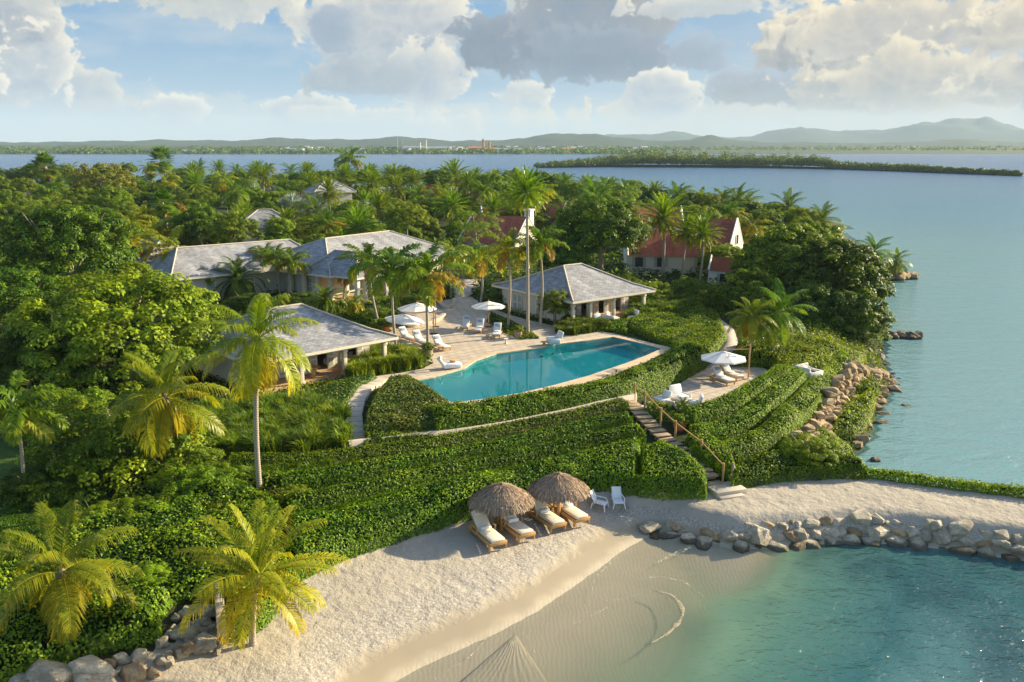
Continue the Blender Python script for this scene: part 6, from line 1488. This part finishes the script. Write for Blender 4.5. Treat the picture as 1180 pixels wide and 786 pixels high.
# ------------------------------------------------------------------ thatched umbrellas and beach furniture
def thatch_umbrella(base, rad, h, seed, label):
    rng = np.random.default_rng(seed); t = empty('thatched_umbrella', base, 0, label, 'beach umbrella', 'thatched umbrellas on the beach')
    mb = MB(); mb.tube([(0, 0, -.4), (.02, 0, h - .5), (0, 0, h + .1)], [.095, .085, .06], 10); mb.build('pole', M['teak'], t)
    prof = lambda f: (rad * f, h - (.70 * f ** 1.3) * rad / 1.45)
    mb = MB(); mb.lathe([(.03, h - .05)] + [(prof(f)[0] * .97, prof(f)[1] - .08) for f in np.linspace(.1, 1, 8)], 24); mb.lathe([(rad * .9, prof(.95)[1] - .2), (.1, h - .4)], 24); mb.build('frame_ribs', M['bark'], t)
    n = 5200; f = np.sqrt(rng.random(n)); a_ = rng.random(n) * 6.283; r_, z_ = rad * f, h - (.70 * f ** 1.3) * rad / 1.45
    ln = rng.uniform(.22, .5, n); s_ = .9 * f + .15; ln = np.where(f > .93, rng.uniform(.22, .42, n), ln); dz = np.where(f > .94, -1.3, -s_)
    d = nrm(np.stack([np.cos(a_), np.sin(a_), dz], 1)); P_ = np.stack([r_ * np.cos(a_), r_ * np.sin(a_), z_ + rng.random(n) * .05], 1); w_ = np.stack([-np.sin(a_), np.cos(a_), np.zeros(n)], 1) * rng.uniform(.012, .035, n)[:, None]
    w_ = w_ + rng.normal(size=(n, 3)) * .006
    e_ = P_ + d * ln[:, None] + np.column_stack([np.zeros((n, 2)), rng.normal(size=n) * .008])
    V_ = np.stack([P_ - w_, P_ + w_, e_ + w_ * .5, e_ - w_ * .5], 1).reshape(-1, 3)
    o = link('thatch', mesh_np('thatch', V_, [np.arange(4 * n).reshape(n, 4)], np.clip(rng.beta(2, 2.2, n), 0, 1)), [M['thatch']], t)
    mb = MB(); mb.lathe([(.16, h - .1), (.08, h + .06), (.02, h + .12)], 10); mb.build('cap', M['thatch'], t)
    return t
thatch_umbrella(hit(578, 612), 1.5, 2.45, 1, 'thatched beach umbrella standing between the two lower wooden loungers')
thatch_umbrella(hit(643.5, 598), 1.46, 2.45, 2, 'thatched beach umbrella closer to the white beach chairs')
def lounger_big():
    t = empty('beach_lounger', (0, 0, 0))
    mb = MB(); [mb.box((0, s * .37, .27), (2.0, .06, .14), b=.01) for s in (-1, 1)]; mb.box((1.02, 0, .27), (.06, .8, .14), b=.01); mb.box((-1.02, 0, .27), (.06, .8, .14), b=.01); mb.build('frame', M['teak'], t)
    mb = MB(); [mb.box((-.95 + k * .147, 0, .325), (.11, .70, .022)) for k in range(14)]; mb.build('slats', M['teak'], t)
    for x_ in (-.9, .93):
        for s in (-1, 1): mb = MB(); mb.box((x_, s * .37, .13), (.09, .075, .26), b=.008); mb.build('leg', M['teak'], t)
    for s in (-1, 1): mb = MB(); mb.box((-.35, s * .42, .55), (.62, .075, .035), b=.008); mb.box((-.08, s * .42, .42), (.05, .05, .24)); mb.box((-.62, s * .42, .42), (.05, .05, .24)); mb.build('armrest', M['teak'], t)
    mb = MB(); mb.box((.38, 0, .40), (1.28, .62, .12), b=.04); mb.build('seat_cushion', M['cushion'], t)
    Mx = Matrix.Translation((-.26, 0, .38)) @ Matrix.Rotation(R(42), 4, 'Y')
    mb = MB(); mb.box((-.42, 0, .05), (.90, .62, .12), M=Mx, b=.04); o = mb.build('back_cushion', M['cushion'], t)
    mb = MB(); mb.box((-.42, 0, -.04), (.88, .64, .04), M=Mx); mb.build('backrest', M['teak'], t)
    mb = MB(); mb.box((-.74, 0, .15), (.26, .5, .10), M=Mx, b=.04); mb.build('pillow', M['cushion'], t)
    mb = MB(); mb.lathe([(.02, -.24), (.085, -.22), (.09, 0), (.085, .22), (.02, .24)], 12, M=Matrix.Translation((-.1, 0, .52)) @ Matrix.Rotation(R(90), 4, 'X')); mb.build('rolled_towel', M['towel'], t)
    return t
def facing(head, foot): return math.atan2(foot[1] - head[1], foot[0] - head[0])
proto = None
for k, (hd, ft, lb) in enumerate((((551, 612), (572, 634), 'wooden lounger on the sand farthest from the white beach chairs'), ((584, 606), (602, 623), 'wooden lounger half under the first thatched umbrella'), ((620, 596), (638, 611), 'wooden lounger in the sun between the two thatched umbrellas'), ((648, 590), (664, 604), 'wooden lounger under the umbrella by the white beach chairs'))):
    h_, f_ = hit(*hd), hit(*ft); c_ = (h_ + f_) / 2; c_[2] = gz(c_[0], c_[1])
    if proto is None:
        proto = lounger_big(); proto.location = c_; proto.rotation_euler = (0, 0, facing(h_, f_)); proto.scale = (1.18,) * 3; tag(proto, lb, 'sun lounger', 'wooden loungers on the beach')
    else: copy_tree(proto, c_, facing(h_, f_), 1.18, lb, 'wooden loungers on the beach')
def beach_chair():
    t = empty('beach_chair', (0, 0, 0))
    Mx = Matrix.Translation((-.18, 0, .36)) @ Matrix.Rotation(R(-24), 4, 'Y')
    mb = MB(); mb.box((.12, 0, .40), (.62, .56, .035), b=.012, M=Matrix.Rotation(R(6), 4, 'Y')); mb.build('seat', M['white_plastic'], t)
    mb = MB(); mb.box((0, 0, .34), (.035, .56, .74), b=.012, M=Mx); mb.build('backrest', M['white_plastic'], t)
    for x_ in (-.28, .40):
        for s in (-1, 1): mb = MB(); mb.tube([(x_ + (.08 if x_ > 0 else -.1), s * .36, 0), (x_, s * .27, .40)], [.03, .045], 6); mb.build('leg', M['white_plastic'], t)
    for s in (-1, 1): mb = MB(); mb.tube([(.42, s * .30, .38), (.30, s * .33, .56), (-.28, s * .30, .60)], .032, 6); mb.build('armrest', M['white_plastic'], t)
    return t
bc = beach_chair(); p = hit(690, 586); bc.location = p; bc.rotation_euler = (0, 0, R(-25)); bc.scale = (.95,) * 3; tag(bc, 'white plastic chair turned sideways on the sand beside the thatched umbrella', 'chair', 'white beach chairs')
copy_tree(bc, hit(711.5, 584), R(-84), .95, 'white plastic chair facing the water on the sand, by the hedge block', 'white beach chairs')

# ------------------------------------------------------------------ terrace and deck furniture
def umbrella(base, rad, h, label, cant=None, tilt=0.0, rz=0.0, sides=8):
    """square-ribbed canvas umbrella; CANT: vector from the pole foot to the canopy centre"""
    off = Vector((cant[0], cant[1], 0)) if cant else Vector((0, 0, 0))
    t = empty('canvas_umbrella', base, 0, label, 'umbrella', 'white canvas umbrellas')
    Mx = Matrix.Translation((off.x, off.y, h)) @ Matrix.Rotation(tilt, 4, 'Y') @ Matrix.Rotation(rz, 4, 'Z')
    n = sides; dz = rad * .30
    ring = [(rad * math.cos(6.2832 * k / n), rad * math.sin(6.2832 * k / n), -dz) for k in range(n)]
    low = [(p[0] * 1.0, p[1] * 1.0, p[2] - .10) for p in ring]
    mb = MB()
    for k in range(n):
        k2 = (k + 1) % n; m_ = [(ring[k][i] + ring[k2][i]) / 2 * .96 for i in range(3)]
        A_, B_ = [c * .5 for c in ring[k]], [c * .5 for c in ring[k2]]
        mb.add([(0, 0, 0), A_, B_], [(0, 1, 2)], Mx); mb.add([A_, ring[k], ring[k2], B_], [(0, 1, 2, 3)], Mx); mb.add([ring[k], ring[k2], low[k2], low[k]], [(3, 2, 1, 0)], Mx)
    mb.build('canopy', M['canvas'], t)
    mb = MB(); [mb.tube([(0, 0, -.06), (r_[0] * .97, r_[1] * .97, r_[2] - .05)], .015, 4, M=Mx) for r_ in ring]; mb.build('frame_ribs', M['teak'], t)
    mb = MB(); mb.lathe([(.03, -.02), (.05, .04), (.015, .16)], 8, M=Mx); mb.build('finial', M['teak'], t)
    if cant:
        mb = MB(); mb.tube([(0, 0, 0), (0, 0, h + .55)], .055, 8); mb.build('mast', M['teak'], t)
        mb = MB(); mb.tube([(0, 0, h + .15), tuple(off + Vector((0, 0, h + .12)))], .04, 6); mb.tube([(0, 0, h + .5), tuple(off * .5 + Vector((0, 0, h + .13)))], .025, 6); mb.build('arm', M['teak'], t)
    else:
        mb = MB(); mb.tube([(0, 0, 0), (0, 0, h)], .035, 8); mb.build('mast', M['teak'], t)
    mb = MB(); mb.box((0, 0, .05), (.7, .7, .1), b=.02); mb.build('base', M['concrete'], t); return t
def umb(pole_px, top_px, wpx, label, **kw):
    b = hit(*pole_px); t = at_dist(top_px[0], top_px[1], b[1] + kw.pop('dy', 0)); rad = wpx / pxm(t) / 2
    cant = kw.pop('cantilever', False)
    return umbrella(b, rad, t[2] - b[2], label, cant=(t[0] - b[0], t[1] - b[1]) if cant else None, **kw)
umb((502, 378), (480, 348.5), 46, 'farther of the twin white cantilever umbrellas over the terrace wall', cantilever=True)
umb((500, 386), (467, 362), 46, 'nearer tilted one of the twin white umbrellas over the loungers', cantilever=True, tilt=R(7))
umb((563, 378), (563, 347), 40, 'lone white umbrella on a thin pole among the terrace palms')
umb((862, 438), (834, 404.5), 54, 'white cantilever umbrella over the two deck loungers', cantilever=True, rz=.2)
def lounger():
    t = empty('sun_lounger', (0, 0, 0))
    mb = MB(); [mb.box((0, s * .31, .22), (1.9, .05, .08), b=.008) for s in (-1, 1)]; mb.box((.93, 0, .22), (.05, .62, .08)); mb.box((-.93, 0, .22), (.05, .62, .08)); mb.build('frame', M['teak'], t)
    for x_ in (-.8, .85):
        for s in (-1, 1): mb = MB(); mb.box((x_, s * .31, .10), (.06, .06, .2)); mb.build('leg', M['teak'], t)
    mb = MB(); mb.box((.36, 0, .31), (1.16, .60, .10), b=.03); mb.build('seat_cushion', M['canvas'], t)
    Mx = Matrix.Translation((-.20, 0, .28)) @ Matrix.Rotation(R(48), 4, 'Y')
    mb = MB(); mb.box((-.42, 0, .05), (.86, .60, .10), M=Mx, b=.03); mb.build('back_cushion', M['canvas'], t)
    mb = MB(); mb.box((-.42, 0, -.02), (.84, .6, .03), M=Mx); mb.build('backrest', M['teak'], t)
    mb = MB(); mb.box((-.02, 0, .40), (.34, .46, .09), b=.03); mb.build('folded_towel', M['towel'], t)
    mb = MB(); mb.box((-.58, 0, .12), (.22, .44, .06), M=Mx, b=.02); mb.build('pillow', M['stripe'], t)
    return t
lp = None
def place_lounger(hd, ft, lb, grp, sc=1.15):
    global lp
    h_, f_ = hit(*hd), hit(*ft); c_ = (h_ + f_) / 2; c_[2] = gz(c_[0], c_[1]) + .10
    if lp is None:
        lp = lounger(); lp.location = c_; lp.rotation_euler = (0, 0, facing(h_, f_)); lp.scale = (sc,) * 3; tag(lp, lb, 'sun lounger', grp); return lp
    return copy_tree(lp, c_, facing(h_, f_), sc, lb, grp)
g_ = 'white loungers on the terrace'
place_lounger((461, 391), (477, 396), 'white lounger under the twin umbrellas, closest to the open pavilion', g_)
place_lounger((477, 395), (492, 401), 'white lounger in the middle of the row under the twin umbrellas', g_)
place_lounger((498, 400), (518, 407), 'white lounger at the pool end of the row under the twin umbrellas', g_)
place_lounger((540, 376), (533, 384), 'white lounger under the lone umbrella, farthest from the pool chair', g_)
place_lounger((556, 379), (548, 388), 'middle one of three white loungers facing the pool by the lone umbrella', g_)
place_lounger((575, 384), (570, 394), 'white lounger beside the planted island, next to the white stool', g_)
g_ = 'white loungers on the lower deck'
place_lounger((819, 437), (845, 447), 'white lounger on the deck, nearer the curved bright hedge', g_)
place_lounger((829, 433), (854, 441), 'white lounger on the deck tucked under the umbrella canopy', g_)
def armchair(name='lounge_chair', mat='canvas'):
    t = empty(name, (0, 0, 0))
    mb = MB(); mb.box((.05, 0, .22), (.80, .82, .26), b=.07); mb.build('seat', M[mat], t)
    Mx = Matrix.Translation((-.32, 0, .26)) @ Matrix.Rotation(R(-20), 4, 'Y')
    mb = MB(); mb.box((0, 0, .34), (.16, .82, .72), b=.07, M=Mx); mb.build('backrest', M[mat], t)
    for s in (-1, 1): mb = MB(); mb.box((.02, s * .42, .34), (.72, .13, .30), b=.05); mb.build('armrest', M[mat], t)
    mb = MB(); mb.box((.10, 0, .40), (.58, .60, .12), b=.04); mb.build('cushion', M['towel'], t)
    return t
ac = armchair(); p = hit(762, 467); ac.location = (p[0], p[1], ZD); ac.rotation_euler = (0, 0, R(-150)); tag(ac, 'white low deck chair closest to the wooden stair', 'chair', 'white deck chairs')
def place_chair(px, py, rz, z, sc, lb, grp):
    p = G(px, py, z); return copy_tree(ac, (p[0], p[1], z), R(rz), sc, lb, grp)
place_chair(784, 464, -60, ZD, 1.25, 'high backed white deck chair in the middle of the seating group', 'white deck chairs')
place_chair(799, 470, 170, ZD, 1.0, 'white rounded deck chair with its back to the curved hedge', 'white deck chairs')
place_chair(774, 472, 60, ZD, .8, 'small white footstool like seat behind the potted palm on the deck', 'white deck chairs')
place_chair(638, 397, 200, ZT + .03, 1.25, 'white lounge chair alone at the edge of the pool', 'white pool chairs')
place_chair(691, 373, -60, ZT + .1, 1.0, 'cream armchair in the porch of the far pavilion by the corner column', 'porch armchairs')
place_chair(706, 371, -20, ZT + .1, 1.05, 'cream armchair in the middle of the far pavilion porch', 'porch armchairs')
place_chair(727, 369, 200, ZT + .1, 1.1, 'cream high armchair at the outer end of the far pavilion porch', 'porch armchairs')
place_chair(381, 420, -90, ZT + .1, 1.05, 'white armchair in the open pavilion behind the second column', 'porch armchairs')
place_chair(348, 432, 30, ZT + .1, .9, 'white armchair in the open pavilion below the hanging palm fronds', 'porch armchairs')
def sofa(px, py, rz, z, lb):
    p = G(px, py, z); t = empty('sofa', (p[0], p[1], z), R(rz), lb, 'sofa')
    mb = MB(); mb.box((0, 0, .2), (2.0, .85, .3), b=.06); mb.build('seat', M['cushion'], t)
    mb = MB(); mb.box((0, .40, .5), (2.0, .18, .55), b=.06); mb.build('backrest', M['cushion'], t)
    for s in (-1, 1): mb = MB(); mb.box((s * .95, 0, .42), (.16, .85, .3), b=.05); mb.build('armrest', M['cushion'], t)
    for k in (-.5, .1, .55): mb = MB(); mb.box((k, .26, .52), (.42, .14, .38), b=.06); mb.build('cushion', M['towel' if k != .1 else 'orange'], t)
sofa(702, 371, 130, ZT + .1, 'cream sofa with cushions along the far pavilion porch')
sofa(412, 414, 44, ZT + .08, 'cream sofa in the open pavilion near its end column')
def table(px, py, z, r_, h_, lb, mat='teak'):
    p = G(px, py, z); t = empty('side_table', (p[0], p[1], z), 0, lb, 'table')
    mb = MB(); mb.lathe([(r_, h_ - .04), (r_, h_)], 18, smooth=False); mb.build('table_top', M[mat], t)
    mb = MB(); mb.lathe([(r_ * .75, 0), (r_ * .4, .08), (r_ * .35, h_ - .06), (r_ * .6, h_ - .04)], 12); mb.build('pedestal', M[mat], t)
table(401, 420, ZT + .08, .5, .42, 'round wooden coffee table in front of the open pavilion sofa')
table(361, 433, ZT + .08, .55, .72, 'round dining table in the open pavilion among the palm fronds')
table(700, 376, ZT + .1, .45, .42, 'low wooden table in the far pavilion porch')
table(563, 391, ZT + .02, .22, .42, 'small drum side table between two terrace loungers')
table(506, 405, ZT + .02, .24, .45, 'small drum side table by the lounger nearest the pool corner')
table(627, 398, ZT + .06, .32, .34, 'low wooden table beside the lone white pool chair')
table(583, 396, ZT + .02, .2, .45, 'white stool at the end of the terrace lounger row', 'white')
# white in-pool lounge seat
p = G(517, 424, ZT + .05); t = empty('daybed', (p[0], p[1], ZT + .04), R(20), 'white curved in-pool lounge seat on the shallow pool corner', 'lounger')
mb = MB(); mb.box((.25, 0, .22), (1.5, .85, .42), b=.14); mb.build('seat', M['white_plastic'], t)
mb = MB(); mb.tube([(-.45, -.36, .3), (-.75, -.32, .75), (-.62, 0, .92), (-.75, .32, .75), (-.45, .36, .3)], .11, 8); mb.build('backrest', M['white_plastic'], t)
mb = MB(); mb.box((.35, .05, .5), (.4, .4, .14), b=.05); mb.build('cushion', M['orange'], t)
# pots and planters
def pot(px, py, z, r_, h_, mat, lb, plant_=None):
    p = G(px, py, z) if z is not None else hit(px, py); t = empty('plant_pot', p, 0, lb, 'pot')
    mb = MB(); mb.lathe([(r_ * .6, 0), (r_ * .95, h_ * .6), (r_ * .9, h_ * .9), (r_ * 1.05, h_), (r_ * .85, h_), (r_ * .8, h_ * .85)], 16); mb.build('pot', M[mat], t)
    me = RV.choice(CR['pygmy' if plant_ == 'palm' else 'bush']); c = bpy.data.objects.new('foliage', me); COL.objects.link(c); c.parent = t; c.location = (0, 0, h_ * (1.0 if plant_ == 'palm' else 1.25)); s = (r_ * 1.1 if plant_ == 'palm' else r_ * 1.1); c.scale = (s * .8,) * 3 if plant_ == 'palm' else (s,) * 3
pot(786, 484, None, .55, .9, 'concrete', 'tall urn with a spiky palm beside the deck chairs', 'palm')
pot(783, 496, None, .45, .55, 'terracotta', 'low clay pot in the hedge gap below the spiky urn')
pot(442, 383, None, .62, .62, 'orange', 'orange glazed pot at the foot of the leaning slim palm')
pot(597, 391, None, .40, .75, 'wood_grey', 'brown pot in the planted island by the tall slim palm')
pot(493, 412, None, .45, .65, 'wood_grey', 'brown pot at the base of the widest crowned slim palm')
for lb, pts, h_ in (('curved pale planter wall round the dark shrub beside the terrace drive', [(506, 352), (512, 358), (522, 356), (524, 348)], .35), ('long low terrace wall behind the twin umbrellas', [(452, 372), (470, 380), (500, 374), (512, 366)], .35)):
    pl = smooth_line(hits(pts), .4); T = np.gradient(pl, axis=0); T /= np.linalg.norm(T, axis=1, keepdims=True); Nn = np.stack([-T[:, 1], T[:, 0]], 1) * .18; z_ = ZT
    A_ = np.vstack([pl + Nn, (pl - Nn)[::-1]]); o = slab('planter_wall', A_, z_ + h_, z_ - .3, M['paving']); tag(o, lb, 'wall')

# ------------------------------------------------------------------ foam at the edge of the cove
def foam(pts, w_, name='foam', z=.03, mat='foam', th=.02, seed=1):
    pl = smooth_line(poly_px(pts, 0), .15, 8); r = np.random.default_rng(seed); T = np.gradient(pl, axis=0); T /= np.linalg.norm(T, axis=1, keepdims=True); Nn = np.stack([-T[:, 1], T[:, 0]], 1)
    ww = w_ * (.5 + 1.0 * np.abs(vnoise(np.arange(len(pl)) * .3, np.zeros(len(pl)) + seed, 1.0, seed, 3)) * 2) * np.sin(np.linspace(.05, math.pi - .05, len(pl))) ** .4
    pl = pl + Nn * (vnoise(np.arange(len(pl)) * .12, np.zeros(len(pl)), 1.0, seed + 3, 3) * .25)[:, None]
    k = len(pl); i = np.arange(k - 1); V_ = np.vstack([np.column_stack([pl + Nn * ww[:, None] / 2, np.full(k, z)]), np.column_stack([pl, np.full(k, z + th)]), np.column_stack([pl - Nn * ww[:, None] / 2, np.full(k, z)])])
    return tag(link(name, mesh_np(name, V_, [np.stack([i + k, i + k + 1, i + 1, i], 1), np.stack([i + 2 * k, i + 2 * k + 1, i + k + 1, i + k], 1)], smooth=True), [M[mat]]), kind='stuff')
foam([(712, 642), (690, 662), (681, 676), (684, 690), (692, 694), (715, 690), (745, 684), (762, 682)], .05, seed=1)
foam([(752, 682), (772, 684), (784, 694), (788, 706), (782, 720), (764, 736), (752, 742)], .20, seed=2, mat='sand_bar')
foam([(756, 650), (770, 642), (788, 634), (800, 628)], .35, seed=3)
foam([(735, 668), (760, 664), (790, 672), (810, 690)], .16, seed=5)
foam([(700, 700), (680, 712), (660, 720)], .05, seed=4)
foam([(500, 786), (540, 758), (570, 728), (592, 724), (600, 728), (612, 745), (626, 770), (634, 790)], .05, seed=6)
foam([(770, 612), (800, 622), (850, 634), (905, 633)], .12, seed=7)
# fan of sand washed up in the shallows
ap = G(594, 728, 0)[:2]; e0_, e1_ = G(512, 800, 0)[:2], G(642, 800, 0)[:2]
nu, nv = 90, 40; r_ = np.random.default_rng(8); VF = []
for j in range(nv + 1):
    f = j / nv
    for i in range(nu + 1):
        g = i / nu; ed = e0_ + (e1_ - e0_) * g; q = ap + (ed - ap) * f
        sd = math.sin(math.pi * g) ** .5
        rid = .007 * math.sin(g * 74 + 2.2 * math.sin(f * 5 + g * 9)) * min(1, f * 3)
        VF.append((q[0], q[1], -.10 + (.112 + rid) * sd * min(1, f * 6) * (1 - .55 * f)))
ii, jj = np.meshgrid(np.arange(nu), np.arange(nv)); q0 = (jj * (nu + 1) + ii).ravel()
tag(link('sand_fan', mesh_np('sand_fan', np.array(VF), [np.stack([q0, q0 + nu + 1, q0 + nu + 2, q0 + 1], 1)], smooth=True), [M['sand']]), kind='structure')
